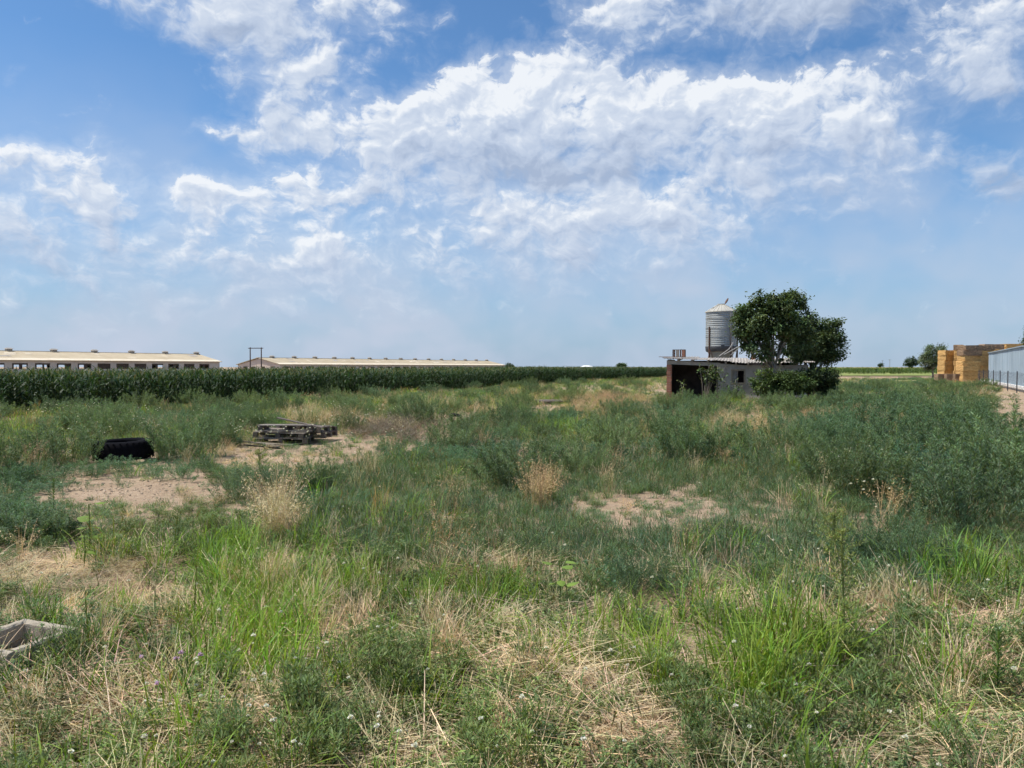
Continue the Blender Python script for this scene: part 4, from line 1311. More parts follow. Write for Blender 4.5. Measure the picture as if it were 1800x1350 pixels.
def blocked(x, y):
    """places where no weed may stand: inside things"""
    b = np.hypot(x - BOX_C.x, y - BOX_C.y) < .27
    b |= np.hypot(x - tp.x, y - (tp.y + .3)) < .66
    hx = (x - HA.x) * HD.x + (y - HA.y) * HD.y; hy = (x - HA.x) * HB.x + (y - HA.y) * HB.y
    b |= (hx > -.05) & (hx < HL + .1) & (hy > -.03) & (hy < HDEP + .1)
    b |= ((x - MZ0.x) * MZN.x + (y - MZ0.y) * MZN.y) > -.3
    b |= (((x - fa.x) * SIDE.x + (y - fa.y) * SIDE.y) < .3) & (((x - fa.x) * ROW.x + (y - fa.y) * ROW.y) > -16)
    for q_ in (b1, b2): b |= (np.abs(x - q_.x - .1) < .75) & (np.abs(y - q_.y - .45) < .6)
    return b


BANDS = [(1.6, 4.2, 105), (4.2, 8, 70), (8, 14, 42), (14, 25, 18), (25, 50, 7), (50, 115, 2.0)]
XS, YS = [], []
for r0, r1, den in BANDS:
    half = R(66) if r1 < 15 else (R(54) if r1 < 30 else R(48))
    A = half * (r1 * r1 - r0 * r0)
    n = int(A * den)
    rr = np.sqrt(rng.uniform(r0 * r0, r1 * r1, n)); aa = rng.uniform(-half, half, n)
    XS.append(rr * np.sin(aa)); YS.append(rr * np.cos(aa))
X = np.concatenate(XS); Y = np.concatenate(YS)
ok = ~blocked(X, Y); X, Y = X[ok], Y[ok]
Wt = weights(X, Y)
cum = np.cumsum(Wt, 1) / Wt.sum(1, keepdims=True)
pick = (rng.random((len(X), 1)) > cum).sum(1)
DIST = np.hypot(X, Y)
PX, PY = project(X, Y, .25)


def lerp(a, b, t): return a + (b - a) * t


NAMES = dict(lush=('lush_grass', 'bright green long bladed grass clumps in the foreground', 'grass'), seta=('meadow_grass', 'grey green grass with seed heads covering the middle ground', 'grass'),
             flat=('flattened_straw', 'pale dry straw lying flat in the foreground', 'straw'), dryup=('dry_grass', 'tan dry upright grass tufts among the weeds', 'dry grass'),
             oat=('wild_oats', 'pale dry wild oat stalks among the weeds', 'wild oats'), flea=('feathery_weeds', 'dark blue green feathery weeds covering the field', 'weeds'),
             fleayng=('young_weeds', 'young feathery green weeds in the foreground', 'weeds'), herb=('low_herbs', 'low leafy green herbs carpeting the foreground', 'herbs'),
             pani=('reddish_seed_grass', 'reddish tan seeding grass patches', 'seed grass'))
for ty in TYPES[:-1]:
    s = np.where(pick == TI[ty])[0]
    x, y, d = X[s], Y[s], DIST[s]
    n = len(s)
    z = ground_z(x, y)
    rot = np.stack([rng.normal(0, .10, n), rng.normal(0, .10, n), rng.uniform(0, 6.28, n)], -1)
    big = hash_noise(x * .35, y * .35, 31); sm = hash_noise(x * 1.3, y * 1.3, 32)
    sc1 = rng.uniform(.75, 1.2, n)
    grow = 1 + .25 * np.clip((d - 10) / 14, 0, 1) if ty in ('dryup', 'seta', 'lush') else np.ones(n)
    if ty == 'flea':
        sc1 = sc1 * (.40 + .48 * cluster(x, y)) * (.75 + .5 * big) * (1 + .30 * np.clip((PX[s] - 1420) / 220, 0, 1) * np.clip((55 - d) / 25, 0, 1))
        grow = 1 + .12 * np.clip((d - 15) / 30, 0, 1)
    if ty in ('lush', 'seta'): sc1 = sc1 * (.75 + .5 * big)
    if ty == 'lush': sc1 = sc1 * (1 + .35 * np.clip(1.3 - np.hypot((PX[s] - 1385) / 110, (PY[s] - 1130) / 100), 0, 1))
    if ty == 'flat':
        rot[:, 2] = 6.28 * hash_noise(x * .6, y * .6, 41) * 1.3 + rng.normal(0, .35, n)
        rot[:, :2] *= .5; z = z + .005
    wide = 1 + .6 * np.clip((d - 20) / 40, 0, 1)          # far clumps stand for a little more ground
    scl = np.stack([sc1 * grow * wide, sc1 * grow * wide, sc1 * grow * (1 if ty != 'flat' else .9)], -1)
    scl = scl * height_factor(x, y)[:, None] ** (np.array([[.4, .4, 1.0]]))
    v = (.78 + .44 * sm) * rng.uniform(.85, 1.15, n)
    tint = np.stack([v, v, v], -1)
    if ty in ('seta', 'herb', 'flea', 'fleayng', 'lush'):
        h = hash_noise(x * .5, y * .5, 33) + rng.normal(0, .12, n)      # bluish to yellowish green
        warm = np.stack([.78 + .36 * h, .94 + .13 * h, 1.08 - .2 * h], -1)
        tint = tint * warm
        if ty == 'seta':    # the strip left of the middle is fresher, the middle bluish
            bl = np.clip(1 - np.hypot((PX[s] - 1150) / 420, (PY[s] - 890) / 90), 0, 1)[:, None]
            tint = tint * (1 - bl * np.array([.22, .08, -.12])[None, :])
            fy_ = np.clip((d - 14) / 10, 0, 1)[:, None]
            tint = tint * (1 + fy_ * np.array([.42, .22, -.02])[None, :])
            dry = (rng.random(n) < .07)[:, None]
            tint = np.where(dry, tint * np.array([1.75, 1.35, 1.2]), tint)
        if ty == 'flea':
            bl = np.clip(hash_noise(x * .16, y * .16, 35) * 1.6 - .3, 0, 1)[:, None]
            tint = tint * lerp(np.array([1.08, 1.08, .9])[None, :], np.array([.85, .98, 1.06])[None, :], bl)
    else:
        tint = tint * (1 + rng.normal(0, .05, (n, 3)))
        if ty == 'flat':
            red = np.clip(1 - np.hypot((PX[s] - 200) / 160, (PY[s] - 1010) / 40), 0, 1)[:, None]
            tint = tint * (1 + red * np.array([.02, -.12, -.15])[None, :])
    nm, lab, ct = NAMES[ty]
    scatter(nm, ty, np.stack([x, y, z], -1), rot, scl, tint, lab, ct)

bi = np.array([(BOX_C.x + a_, BOX_C.y + b_, RZ - .25) for a_, b_ in rng.uniform(-.12, .12, (9, 2))])
scatter('box_weeds', 'herb', bi, np.stack([np.zeros(9), np.zeros(9), rng.uniform(0, 6.28, 9)], -1), np.full((9, 3), .8), np.full((9, 3), .9), 'green weeds growing inside the concrete box', 'weeds')

# rounded bushes of the same weed rising out of the mass, spaced apart
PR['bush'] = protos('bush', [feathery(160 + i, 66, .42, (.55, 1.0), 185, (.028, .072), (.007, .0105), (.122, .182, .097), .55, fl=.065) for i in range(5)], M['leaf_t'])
bx_, by_, bs_ = [], [], []
rb = np.random.default_rng(77)
nc = 9000
dd_ = np.where(rb.random(nc) < .6, np.sqrt(rb.uniform(10.5 ** 2, 75 ** 2, nc)), rb.uniform(10.5, 40, nc)); aa_ = rb.uniform(R(-50), R(50), nc)
cx_, cy_ = dd_ * np.sin(aa_), dd_ * np.cos(aa_)
cpx, cpy = project(cx_, cy_, .3)
keep = np.where((cpx > 560) & (cpx < 1330) & (cpy > 790) & (cpy < 960), .07, np.where(cpx > 1450, 1.0, .75))
wc = weights(cx_, cy_)
good = (rb.random(nc) < keep) & ~blocked(cx_, cy_) & (height_factor(cx_, cy_) > .99) & ((wc[:, TI['none']] + wc[:, TI['dryup']] + wc[:, TI['pani']]) < .55 * wc.sum(1))
for x_, y_, d_, px_ in zip(cx_[good], cy_[good], dd_[good], cpx[good]):
    gap = 1.3 + d_ * .036 if px_ < 1450 else 1.2 + d_ * .03
    if bx_ and np.min((np.array(bx_) - x_) ** 2 + (np.array(by_) - y_) ** 2) < gap * gap: continue
    bx_.append(x_); by_.append(y_); bs_.append(rb.uniform(.55, 1.12) * (1.0 + .35 * np.clip((px_ - 1420) / 220, 0, 1) * np.clip((60 - d_) / 25, 0, 1)))
bx_, by_, bs_ = map(np.array, (bx_, by_, bs_)); n = len(bx_)
hh = hash_noise(bx_ * .3, by_ * .3, 71)[:, None] + rb.normal(0, .12, (n, 1))
scatter('weed_bushes', 'bush', np.stack([bx_, by_, ground_z(bx_, by_)], -1), np.stack([rb.normal(0, .06, n), rb.normal(0, .06, n), rb.uniform(0, 6.28, n)], -1),
        np.stack([bs_ * rb.uniform(.9, 1.3, n), bs_ * rb.uniform(.9, 1.3, n), bs_], -1), rb.uniform(.82, 1.15, (n, 1)) * lerp(np.array([[.86, .98, 1.03]]), np.array([[1.22, 1.12, .88]]), np.clip(hh, 0, 1)),
        'rounded blue green bushes of the feathery weed all over the field', 'weeds')

# flowers: dots of white over the foreground, a far patch of umbels at right, a few mauve ones
def spots(n, fn):
    out = []
    while len(out) < n:
        px, py = fn(); p = on_ground(px, py)
        if not bool(blocked(np.array([p.x]), np.array([p.y]))[0]): out.append((p.x, p.y, gz(p.x, p.y)))
    return np.array(out)
def flowers(name, proto, P, smin, smax, label):
    n = len(P)
    scatter(name, proto, P, np.stack([np.zeros(n), np.zeros(n), rng.uniform(0, 6.28, n)], -1), np.repeat(rng.uniform(smin, smax, (n, 1)), 3, 1), np.ones((n, 3)) * rng.uniform(.85, 1.05, (n, 1)), label, 'flowers')
fl = spots(110, lambda: (rng.uniform(-150, 1950), 1000 + 420 * rng.random() ** .9))
fl2 = spots(34, lambda: (rng.normal(1640, 110), rng.normal(1110, 70)))
fl3 = spots(22, lambda: (rng.normal(480, 80), rng.normal(1260, 60)))
fl4 = spots(40, lambda: (rng.uniform(-50, 1900), 800 + 220 * rng.random()))
flowers('white_flowers', 'flower', np.concatenate([fl, fl2, fl3, fl4]), .8, 1.35, 'small white globe flowers dotted over the foreground weeds')
flowers('white_umbels', 'umbel', np.concatenate([spots(90, lambda: (rng.normal(1700, 45), rng.normal(712, 14))), spots(60, lambda: (rng.uniform(0, 700), rng.uniform(735, 800))), spots(5, lambda: (rng.normal(1480, 40), rng.normal(880, 20)))]), .75, 1.1, 'white flower heads of the wild carrot patches further out')
flowers('mauve_flowers', 'mallow', np.array([(*on_ground(a_, b_)[:2], gz(*on_ground(a_, b_)[:2]) + .1) for a_, b_ in ((252, 1222), (312, 1226), (318, 1218), (350, 1220), (281, 1276))]), 1.0, 1.2, 'a few mauve mallow flowers at lower left')

# dark dead twigs where old boards rotted near the bare patch
tw = spots(70, lambda: (rng.normal(690, 55), rng.normal(757, 8)))
n = len(tw)
scatter('dead_twigs', 'flat', tw, np.stack([np.zeros(n), np.zeros(n), rng.uniform(0, 6.28, n)], -1), np.repeat(rng.uniform(.8, 1.5, (n, 1)), 3, 1) * np.array([1, 1, 2.2]), np.ones((n, 3)) * np.array([.36, .37, .44]) * rng.uniform(.6, 1.2, (n, 1)), 'heap of grey dead twigs beside the bare patch at centre', 'twigs')

# clods and stones lying on the bare ground
def g_clod(seed):
    r = np.random.default_rng(seed); V = []; F = []
    n_, m_ = 7, 5
    for i in range(m_):
        th = math.pi * i / (m_ - 1)
        for j in range(n_):
            ph = 2 * math.pi * j / n_; q = 1 + .28 * r.standard_normal()
            V.append((q * math.sin(th) * math.cos(ph), q * math.sin(th) * math.sin(ph), .6 * q * math.cos(th)))
    for i in range(m_ - 1):
        for j in range(n_): F.append((i * n_ + j, (i + 1) * n_ + j, (i + 1) * n_ + (j + 1) % n_, i * n_ + (j + 1) % n_))
    return np.array(V), np.array(F), np.tile(np.array([[.42, .33, .24]]), (len(V), 1)) * r.uniform(.75, 1.15)
PR['clod'] = protos('clod', [g_clod(300 + i) for i in range(4)], M['straw_t'])
cl_ = np.concatenate([spots(420, lambda: (rng.normal(230, 75), rng.normal(860, 13))), spots(260, lambda: (rng.normal(1160, 45), rng.normal(880, 11))), spots(160, lambda: (rng.normal(560, 70), rng.normal(792, 9))), spots(150, lambda: (rng.normal(120, 90), rng.normal(1010, 20)))])
n = len(cl_)
scatter('soil_clods', 'clod', cl_, rng.uniform(0, 6.28, (n, 3)), np.repeat(.006 + .022 * rng.random((n, 1)) ** 3, 3, 1), np.ones((n, 3)) * rng.uniform(.8, 1.3, (n, 1)), 'clods and small stones on the bare soil patches', 'clods')

# maize field: rows parallel to the field edge
mx, my = [], []
for row in range(16):
    for t_ in np.arange(-16, 112, .21 if row < 4 else .3):
        tj = t_ + rng.uniform(-.06, .06)
        p = MZ0 + MZD * tj + MZN * (row * .72 + rng.uniform(-.05, .05))
        mx.append(p.x); my.append(p.y)
mx, my = np.array(mx), np.array(my)
n = len(mx)
mh = (.97 + .10 * hash_noise(mx * .3, my * .3, 51)) * rng.uniform(.88, 1.07, n)
tn = np.repeat(rng.uniform(.7, 1.15, (n, 1)), 3, 1) * (1 + rng.normal(0, .06, (n, 3)))
scatter('maize_field', 'maize', np.stack([mx, my, ground_z(mx, my)], -1), np.stack([rng.normal(0, .05, n), rng.normal(0, .05, n), rng.uniform(0, 6.28, n)], -1),
        np.stack([np.ones(n), np.ones(n), mh], -1), tn, 'dense dark green maize field running behind the weeds at left', 'maize')
# far crop right of the hut, tinted a paler green than the near maize
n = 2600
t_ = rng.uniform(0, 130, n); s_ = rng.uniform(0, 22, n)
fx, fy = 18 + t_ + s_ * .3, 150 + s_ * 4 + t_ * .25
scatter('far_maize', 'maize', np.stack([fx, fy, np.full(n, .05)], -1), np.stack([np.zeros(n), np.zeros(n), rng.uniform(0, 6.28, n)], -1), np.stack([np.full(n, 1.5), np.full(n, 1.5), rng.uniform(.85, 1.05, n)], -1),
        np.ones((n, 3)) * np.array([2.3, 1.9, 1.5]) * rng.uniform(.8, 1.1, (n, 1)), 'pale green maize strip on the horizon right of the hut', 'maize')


# ------------------------------------------------------------------ trees and shrubs
def leaf_cloud(r, blobs, n_clump, per, size, col, clump=.32, shell=.55):
    """blobs: (centre, radii). clumps sit mostly in the outer shell, leaves gather round each clump"""
    vol = np.array([b[1][0] * b[1][1] * b[1][2] for b in blobs]) ** .75
    which = r.choice(len(blobs), n_clump, p=vol / vol.sum())
    u = r.standard_normal((n_clump, 3)); u /= np.linalg.norm(u, axis=1, keepdims=True)
    rad = (shell + (1 - shell) * r.random(n_clump) ** .6) * r.uniform(.82, 1.12, n_clump)
    cen = np.array([b[0] for b in blobs])[which] + u * rad[:, None] * np.array([b[1] for b in blobs])[which]
    n = n_clump * per
    cr_ = r.uniform(.6, 1.3, n_clump) * clump
    lp = np.repeat(cen, per, 0) + r.standard_normal((n, 3)) * np.repeat(cr_, per)[:, None] * np.array([.5, .5, .38])
    d = r.standard_normal((n, 3)) * np.array([1, 1, .8]) + np.repeat(u, per, 0) * .7
    cc = jitter_col(r, col, n_clump, .22, .05)
    C = np.repeat(cc, per, 0) * (1 + .15 * r.standard_normal((n, 1)))
    L = r.uniform(*size, n)
    return leaflets(r, lp, d, L, L * .62, np.clip(C, .004, .9), .15), cen


def tree(name, label, base, blobs, trunk_r, fork, n_clump, per, size, col, bark='bark', cat_='tree', clump=.32, limbs=9, group=None, seed=1, leanx=0.0, shell=.55):
    r = np.random.default_rng(seed)
    t = thing(name, label, cat_, base, group=group)
    (V, F, C), cen = leaf_cloud(r, [((np.array(c) - np.array(base)), rr) for c, rr in blobs], n_clump, per, size, col, clump, shell)
    link('crown', array_mesh('crown', V, F, C, M['leaf']), t)
    tk = MB()
    f = Vector((leanx, 0, fork))
    tk.tube([(0, 0, -.1), (leanx * .3 + .02, .01, fork * .35), (leanx * .7 - .02, 0, fork * .7), f], [trunk_r * 1.25, trunk_r, trunk_r * .9, trunk_r * .8], 9)
    tk.build('trunk', M[bark], t, True)
    for k in range(limbs):
        e = Vector(cen[int(r.integers(0, len(cen)))])
        s0 = f * float(r.uniform(.75, 1.0))
        m1 = s0.lerp(e, .45) + Vector(r.normal(0, .12, 3)) + Vector((0, 0, .12 * (e - s0).length))
        lb = MB(); rr = trunk_r * float(r.uniform(.35, .6))
        lb.tube([s0, s0.lerp(m1, .5) + Vector((0, 0, .05)), m1, m1.lerp(e, .6), e], [rr, rr * .85, rr * .6, rr * .4, rr * .15], 6)
        for q_ in range(2):
            e2 = Vector(cen[int(r.integers(0, len(cen)))])
            if (e2 - m1).length < 2.2: lb.tube([m1, m1.lerp(e2, .5) + Vector((0, 0, .08)), e2], [rr * .45, rr * .3, rr * .1], 5)
        lb.build('limb', M[bark], t, True)
    return t


def blob(px, py, rx, ry, depth, rd=None):
    c = at(px, py, depth); k = depth / FPX
    return (tuple(c), (rx * k, (rd if rd else .5 * (rx + ry) * k), ry * k))


D1 = 36.6
p = at(1357, 645, D1)
tree('broadleaf_tree', 'tall dark green tree with pale forked trunk in front of the hut roof', (p.x, p.y, gz(p.x, p.y)),
     [blob(1352, 560, 52, 44, D1), blob(1322, 566, 32, 40, D1), blob(1388, 556, 36, 40, D1), blob(1362, 528, 34, 20, D1 + .2), blob(1334, 610, 28, 26, D1 - .2), blob(1392, 602, 34, 40, D1 + .4), blob(1310, 595, 18, 20, D1), blob(1296, 560, 10, 12, D1), blob(1330, 516, 14, 9, D1), blob(1402, 516, 12, 12, D1)],
     .11, 1.9, 330, 66, (.10, .17), (.10, .145, .06), limbs=20, seed=5, leanx=.1, shell=.4, clump=.27)
D2 = 39.5
p = at(1424, 645, D2)
tree('broadleaf_tree', 'lower rounded dark tree standing right of the tall tree', (p.x, p.y, gz(p.x, p.y)),
     [blob(1428, 600, 40, 40, D2), blob(1452, 592, 30, 32, D2), blob(1414, 616, 42, 24, D2), blob(1462, 618, 20, 24, D2), blob(1476, 590, 9, 8, D2), blob(1468, 570, 12, 9, D2), blob(1420, 562, 16, 10, D2)],
     .10, 1.5, 330, 70, (.09, .15), (.094, .136, .057), bark='bark_dark', limbs=12, seed=6, shell=.4, clump=.28)
D3 = 35.2
def shrub(label, px, py, D, bl, n, col, seed, size=(.06, .11), name='leafy_shrub', cl=.22):
    p = at(px, py, D)
    return tree(name, label, (p.x, p.y, gz(p.x, p.y)), [blob(*b, D) for b in bl], .03, .45, n, 60, size, col, 'bark_dark', 'shrub', cl, 6, 'shrubs against the hut', seed)
shrub('bright green leafy shrub against the grey hut wall', 1345, 690, D3, [(1343, 672, 20, 22), (1356, 678, 26, 20)], 90, (.082, .125, .035), 11)
shrub('broad green bramble under the tall tree trunk', 1383, 690, D3 - .3, [(1382, 672, 30, 20), (1402, 676, 28, 18)], 110, (.07, .11, .034), 12)
shrub('dark bramble at the right foot of the trees', 1428, 690, D3 + .6, [(1425, 670, 32, 20), (1448, 666, 24, 20)], 110, (.048, .075, .03), 13)
shrub('dark bush half hidden behind the right end of the hut', 1452, 690, D3 + 3.5, [(1450, 668, 18, 14)], 50, (.045, .07, .03), 14)

D = 120
p = at(1640, 645, D)
tree('round_tree', 'round grey green tree standing left of the straw bales', (p.x, p.y, 0), [blob(1640, 628, 19, 22, D), blob(1632, 636, 16, 16, D), blob(1649, 619, 13, 14, D)], .14, 1.2, 150, 64, (.14, .24), (.14, .185, .098), limbs=6, seed=21, clump=.5)
D = 210
p = at(1603, 645, D)
tree('far_tree', 'small dark tree on the horizon left of the round tree', (p.x, p.y, 0), [blob(1603, 635, 12, 7, D), blob(1599, 638, 9, 6, D)], .16, 1.0, 60, 40, (.25, .4), (.06, .09, .05), limbs=4, seed=22, clump=.6)
p = at(1548, 645, 400)
tree('far_tree', 'tiny dark bush on the far horizon below the two utility poles', (p.x, p.y, 0), [blob(1548, 641.5, 3.5, 3, 400)], .15, .8, 30, 30, (.3, .5), (.06, .09, .05), limbs=3, seed=23, clump=.6)
D = 320
p = at(895, 645, D)
tree('far_tree', 'small tree peeking over the maize at the end of the barn', (p.x, p.y, 0), [blob(895, 644, 6, 5, D), blob(899, 646, 6, 4, D)], .2, 1.2, 50, 40, (.3, .5), (.09, .13, .06), limbs=4, seed=24, clump=.7)
D = 260
p = at(1093, 645, D)
tree('far_tree', 'small round tree top above the maize near the hut', (p.x, p.y, 0), [blob(1093, 644.5, 8, 4.5, D)], .2, 1.0, 50, 40, (.3, .45), (.09, .13, .06), limbs=4, seed=25, clump=.6)
D = 74
p = at(1830, 645, D)
tree('edge_tree', 'tree branches reaching in at the right edge above the blue shed', (p.x, p.y, 0), [blob(1826, 604, 30, 14, D), blob(1818, 590, 18, 12, D), blob(1840, 580, 30, 20, D)], .2, 3.4, 110, 60, (.12, .2), (.065, .105, .04), limbs=8, seed=26, clump=.4)


# bare-stemmed saplings growing in front of the hut opening
def sapling(label, px, py, D, h, seed, n_stem=4, col=(.12, .165, .06), spread=.5, low=.4):
    r = np.random.default_rng(seed)
    p = at(px, py, D)
    t = thing('sapling', label, 'sapling', (p.x, p.y, gz(p.x, p.y)), group='saplings in front of the hut')
    lp = []
    for k in range(n_stem):
        a = r.uniform(-1, 1) * spread
        top = Vector((a * h, r.uniform(-.2, .2), h * r.uniform(.75, 1)))
        b0_ = Vector((r.uniform(-.15, .15), r.uniform(-.1, .1), 0))
        mid = b0_.lerp(top, .5) + Vector((r.uniform(-.08, .08), 0, 0))
        MB().tube([b0_, mid, top], [.022, .016, .007], 6).build('stem', M['bark'], t, True)
        for s in r.uniform(low, 1, 26): lp.append(np.array(b0_.lerp(mid, s * 2) if s < .5 else mid.lerp(top, s * 2 - 1)) + r.normal(0, .09, 3))
    lp = np.array(lp); n = len(lp)
    L = r.uniform(.10, .17, n)
    d = r.standard_normal((n, 3)) * np.array([1, 1, .5])
    V, F, C = leaflets(r, lp, d, L, L * .6, jitter_col(r, col, n, .25, .08), .3)
    link('leaves', array_mesh('leaves', V, F, C, M['leaf']), t)


sapling('tall leafy sapling with bare pale stems at the middle of the hut opening', 1240, 690, 38.0, 2.0, 31, 9, (.10, .15, .05), low=.6, spread=.24)
sapling('thin sapling in front of the left side of the hut opening', 1200, 690, 38.6, 1.25, 32, 2, (.16, .21, .07), .12, .35)
sapling('sapling climbing to the roof edge left of the small window', 1263, 690, 37.8, 1.9, 33, 4, low=.5, spread=.2)
sapling('low twiggy sapling below the small hut window', 1293, 690, 37.5, 1.15, 34, 4, (.09, .12, .055), .4, .3)


# ------------------------------------------------------------------ weeds that stand out one by one
bush_meshes = []
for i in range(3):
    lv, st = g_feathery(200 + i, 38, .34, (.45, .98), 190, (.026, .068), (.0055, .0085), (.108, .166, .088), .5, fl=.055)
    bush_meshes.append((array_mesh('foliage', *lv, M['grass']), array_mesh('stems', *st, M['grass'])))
stalk_meshes = []


def bush(px, py, h, w, label, k, warm=(1, 1, 1)):
    p = on_ground(px, py)
    t = thing('feathery_bush', label, 'bush', (p.x, p.y, gz(p.x, p.y)), float(rng.uniform(0, 6.28)), 'big feathery weeds standing out of the field')
    t.scale = (w / .85, w / .85, h / .85)
    link('foliage', bush_meshes[k % 3][0], t); link('stems', bush_meshes[k % 3][1], t)


for k, a in enumerate([
    (1098, 778, .62, .80, 'round dark green feathery bush standing alone right of centre'),
    (1350, 838, .58, .62, 'single upright feathery bush left of the big weeds at right'),
    (425, 882, .52, .75, 'left of the two joined feathery bushes beside the bare patch'),
    (515, 875, .54, .70, 'right of the two joined feathery bushes beside the bare patch'),
    (25, 955, .48, .8, 'dense feathery bush at the left edge above the flattened straw'),
    (100, 945, .36, .55, 'low feathery bush beside the left edge bush'),
    (1580, 1015, .68, .62, 'dark feathery bush in front of the big weeds at right'),
    (1130, 1065, .52, .42, 'feathery bush rising out of the bright foreground grass'),
    (1700, 935, 1.04, 1.21, 'tallest feathery bush of the mass at right'),
    (1640, 905, 0.94, 1.09, 'feathery bush leaning left in the mass at right'),
    (1780, 900, 1.10, 1.15, 'feathery bush cut by the right edge of the photo'),
    (1560, 880, 0.83, 0.98, 'feathery bush at the left front of the mass at right'),
    (1690, 830, 1.04, 1.26, 'feathery bush behind the tallest one at right'),
    (1770, 800, 1.16, 1.32, 'dark feathery bush near the right edge below the dirt yard'),
    (1450, 722, .8, 1.2, 'wide dark bush in front of the trees'),
    (1400, 726, .75, 1.0, 'dark bush just left of the wide one in front of the trees'),
    (1205, 722, .7, 1.2, 'pale feathery bush in front of the hut opening'),
    (1260, 724, .7, 1.1, 'feathery bush in front of the hut window'),
    (370, 762, .55, .8, 'dark feathery bush left behind the pallet stack'),
    (440, 755, .6, .9, 'dark feathery bush touching the left end of the pallets'),
    (300, 765, .5, .8, 'feathery bush behind and right of the tyre'),
    (90, 730, .75, 1.2, 'feathery bush at the foot of the maize at far left'),
    (140, 725, .8, 1.0, 'yellowish bush at the foot of the maize'),
    (820, 775, .55, .9, 'feathery bush below the charred log'),
    (890, 765, .6, .9, 'feathery bush right below the charred log'),
    (690, 798, .4, .65, 'small dark bush in front of the twig heap'),
]): bush(*a, k=k)


def broad_plant(px, py, h, n, size, label, seed):
    """soft broad-leaved plant with heart shaped pale leaves"""
    r = np.random.default_rng(seed); p = on_ground(px, py)
    t = thing('broadleaf_weed', label, 'weed', (p.x, p.y, gz(p.x, p.y)), group=None)
    MB().tube([(0, 0, 0), (.01, 0, h * .5), (0, 0, h)], [.006, .005, .003], 6, col=(.16, .22, .06)).build('stem', M['grass'], t)
    for k in range(n):
        q = k * 2.4 + r.uniform(-.3, .3); z = h * (.5 + .5 * k / max(1, n - 1)); L = size * r.uniform(.75, 1.1)
        mb = MB()
        pts = [(0, 0), (.12, .42), (.5, .5), (.85, .26), (1.08, 0), (.85, -.26), (.5, -.5), (.12, -.42)]
        Mx = Matrix.Translation((0, 0, z)) @ Matrix.Rotation(q, 4, 'Z') @ Matrix.Rotation(R(r.uniform(-25, 30)), 4, 'Y')
        c = tuple(np.array((.20, .30, .06)) * r.uniform(.85, 1.15))
        V = [Mx @ Vector((.05 + a_ * L, b_ * L, -.22 * L * (abs(b_) * .6 + max(0, a_ - .5) ** 1.5))) for a_, b_ in pts] + [Mx @ Vector((.05 + .5 * L, 0, .05 * L))]
        mb.add(V, [(i, (i + 1) % 8, 8) for i in range(8)], c)
        mb.tube([Mx @ Vector((0, 0, 0)), Mx @ Vector((.05, 0, 0))], .0025, 5, col=(.16, .22, .06))
        mb.build('leaf', M['grass'], t, True)


broad_plant(983, 1085, .38, 6, .085, 'broad heart leaved pale green weed in the foreground grass', 1)
broad_plant(157, 985, .52, 4, .10, 'broad leaved weed on a thin stem near the left edge', 2)
broad_plant(148, 1000, .38, 3, .08, 'smaller broad leaved weed under the tall thin stem at left', 3)


def flower_stalk(px, py, h, label, seed):
    """tall yellow-green flowering stalk with slanting side branches"""
    r = np.random.default_rng(seed); p = on_ground(px, py)
    t = thing('tall_stalk', label, 'weed', (p.x, p.y, gz(p.x, p.y)))
    MB().tube([(0, 0, 0), (-.01, 0, h * .4), (-.025, 0, h * .8), (-.02, 0, h)], [.008, .007, .005, .003], 6, col=(.26, .29, .10)).build('stem', M['grass'], t)
    parts = []
    for k in range(30):
        z = h * (.22 + .65 * k / 29); q = r.uniform(0, 6.28); L = (.27 * (1 - k / 38)) * r.uniform(.7, 1.2)
        e = Vector((L * math.cos(q), L * math.sin(q), z + L * .55)); s0 = Vector((-.015, 0, z))
        MB().tube([s0, s0.lerp(e, .5) - Vector((0, 0, .015)), e], [.0025, .002, .001], 5, col=(.20, .24, .08)).build('branch', M['grass'], t)
        m = 44; s = r.random(m); bb = np.array([np.array(s0.lerp(e, v)) for v in s]) + r.normal(0, .006, (m, 3))
        parts.append(leaflets(r, bb, r.standard_normal((m, 3)) + np.array([0, 0, .6]), r.uniform(.012, .03, m), r.uniform(.004, .008, m), jitter_col(r, (.25, .30, .09), m, .2)))
    m = 90; bb = np.stack([np.full(m, -.02), np.zeros(m), h * r.uniform(.55, 1.03, m)], -1) + r.normal(0, .008, (m, 3))
    parts.append(leaflets(r, bb, r.standard_normal((m, 3)) + np.array([0, 0, .8]), r.uniform(.01, .025, m), r.uniform(.003, .006, m), jitter_col(r, (.25, .28, .09), m, .2)))
    link('florets', array_mesh('florets', *cat(parts), M['grass']), t)


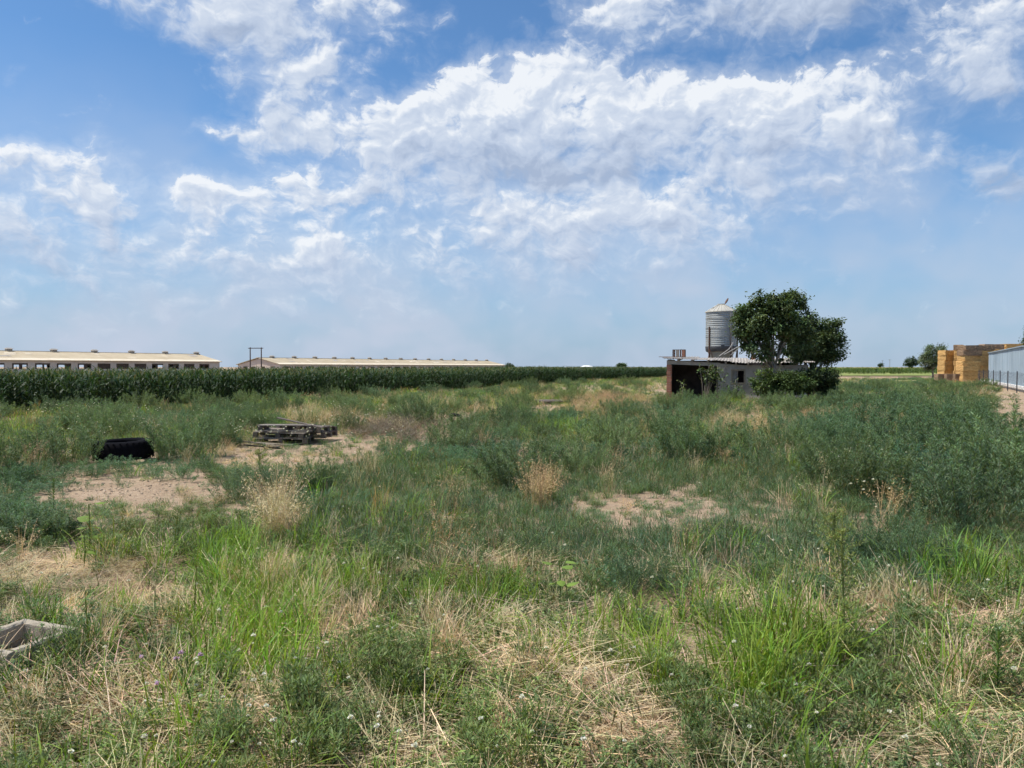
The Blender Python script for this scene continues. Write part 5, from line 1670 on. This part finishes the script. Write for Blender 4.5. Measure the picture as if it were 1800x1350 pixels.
flower_stalk(1485, 1175, .93, 'tall yellow green branching stalk in the right foreground', 1)
flower_stalk(1470, 1020, .62, 'slimmer yellow green stalk behind the tall branching one', 2)
flower_stalk(458, 845, .48, 'thin stalk rising between the two joined bushes', 3)


def leafy_spike(px, py, h, label, seed):
    """single upright stem whorled with long narrow drooping leaves"""
    r = np.random.default_rng(seed); p = on_ground(px, py)
    t = thing('leafy_spike', label, 'weed', (p.x, p.y, gz(p.x, p.y)))
    MB().tube([(0, 0, 0), (0, 0, h)], [.005, .003], 6, col=(.14, .2, .06)).build('stem', M['grass'], t)
    n = 90; z = np.linspace(.04, 1, n) * h
    az = r.uniform(0, 6.28, n); L = np.interp(z / h, [0, .4, .85, 1], [.08, .10, .085, .05]) * r.uniform(.8, 1.15, n)
    V, F, C = blades(r, np.stack([np.zeros(n), np.zeros(n), z], -1), az, L, np.full(n, .008), np.interp(z / h, [0, 1], [1.2, .5]), np.full(n, .9), jitter_col(r, (.115, .19, .055), n, .15), 4, .1)
    link('leaves', array_mesh('leaves', V, F, C, M['grass']), t)


leafy_spike(1753, 1245, .42, 'upright weed whorled with narrow leaves near the right edge', 1)
leafy_spike(95, 905, .4, 'upright leafy weed in front of the bushes left of the bare patch', 2)


def oat_tuft(px, py, scale, label, seed, kind='oat'):
    p = on_ground(px, py); r = np.random.default_rng(seed)
    t = thing('dry_tuft', label, 'dry grass', (p.x, p.y, gz(p.x, p.y)), group='dry tufts that stand out')
    V, F, C = g_straw_up(seed, 90, .16, (.3, .62), (.52, .42, .25) if kind == 'oat' else (.60, .42, .19), 34 if kind == 'oat' else 0, (.0, .55 if kind == 'oat' else .25))
    o = link('stalks', array_mesh('stalks', V, F, C, M['grass']), t); o.scale = (scale,) * 3


oat_tuft(490, 960, 1.05, 'pale wild oat tuft in front of the two joined bushes', 1)
oat_tuft(478, 1045, .8, 'smaller oat tuft below the pale one at left', 2)
oat_tuft(955, 872, .5, 'short orange dry tuft in the middle of the green grass', 3, 'dry')
oat_tuft(668, 905, .7, 'narrow tan dry tuft left of centre', 4, 'dry')
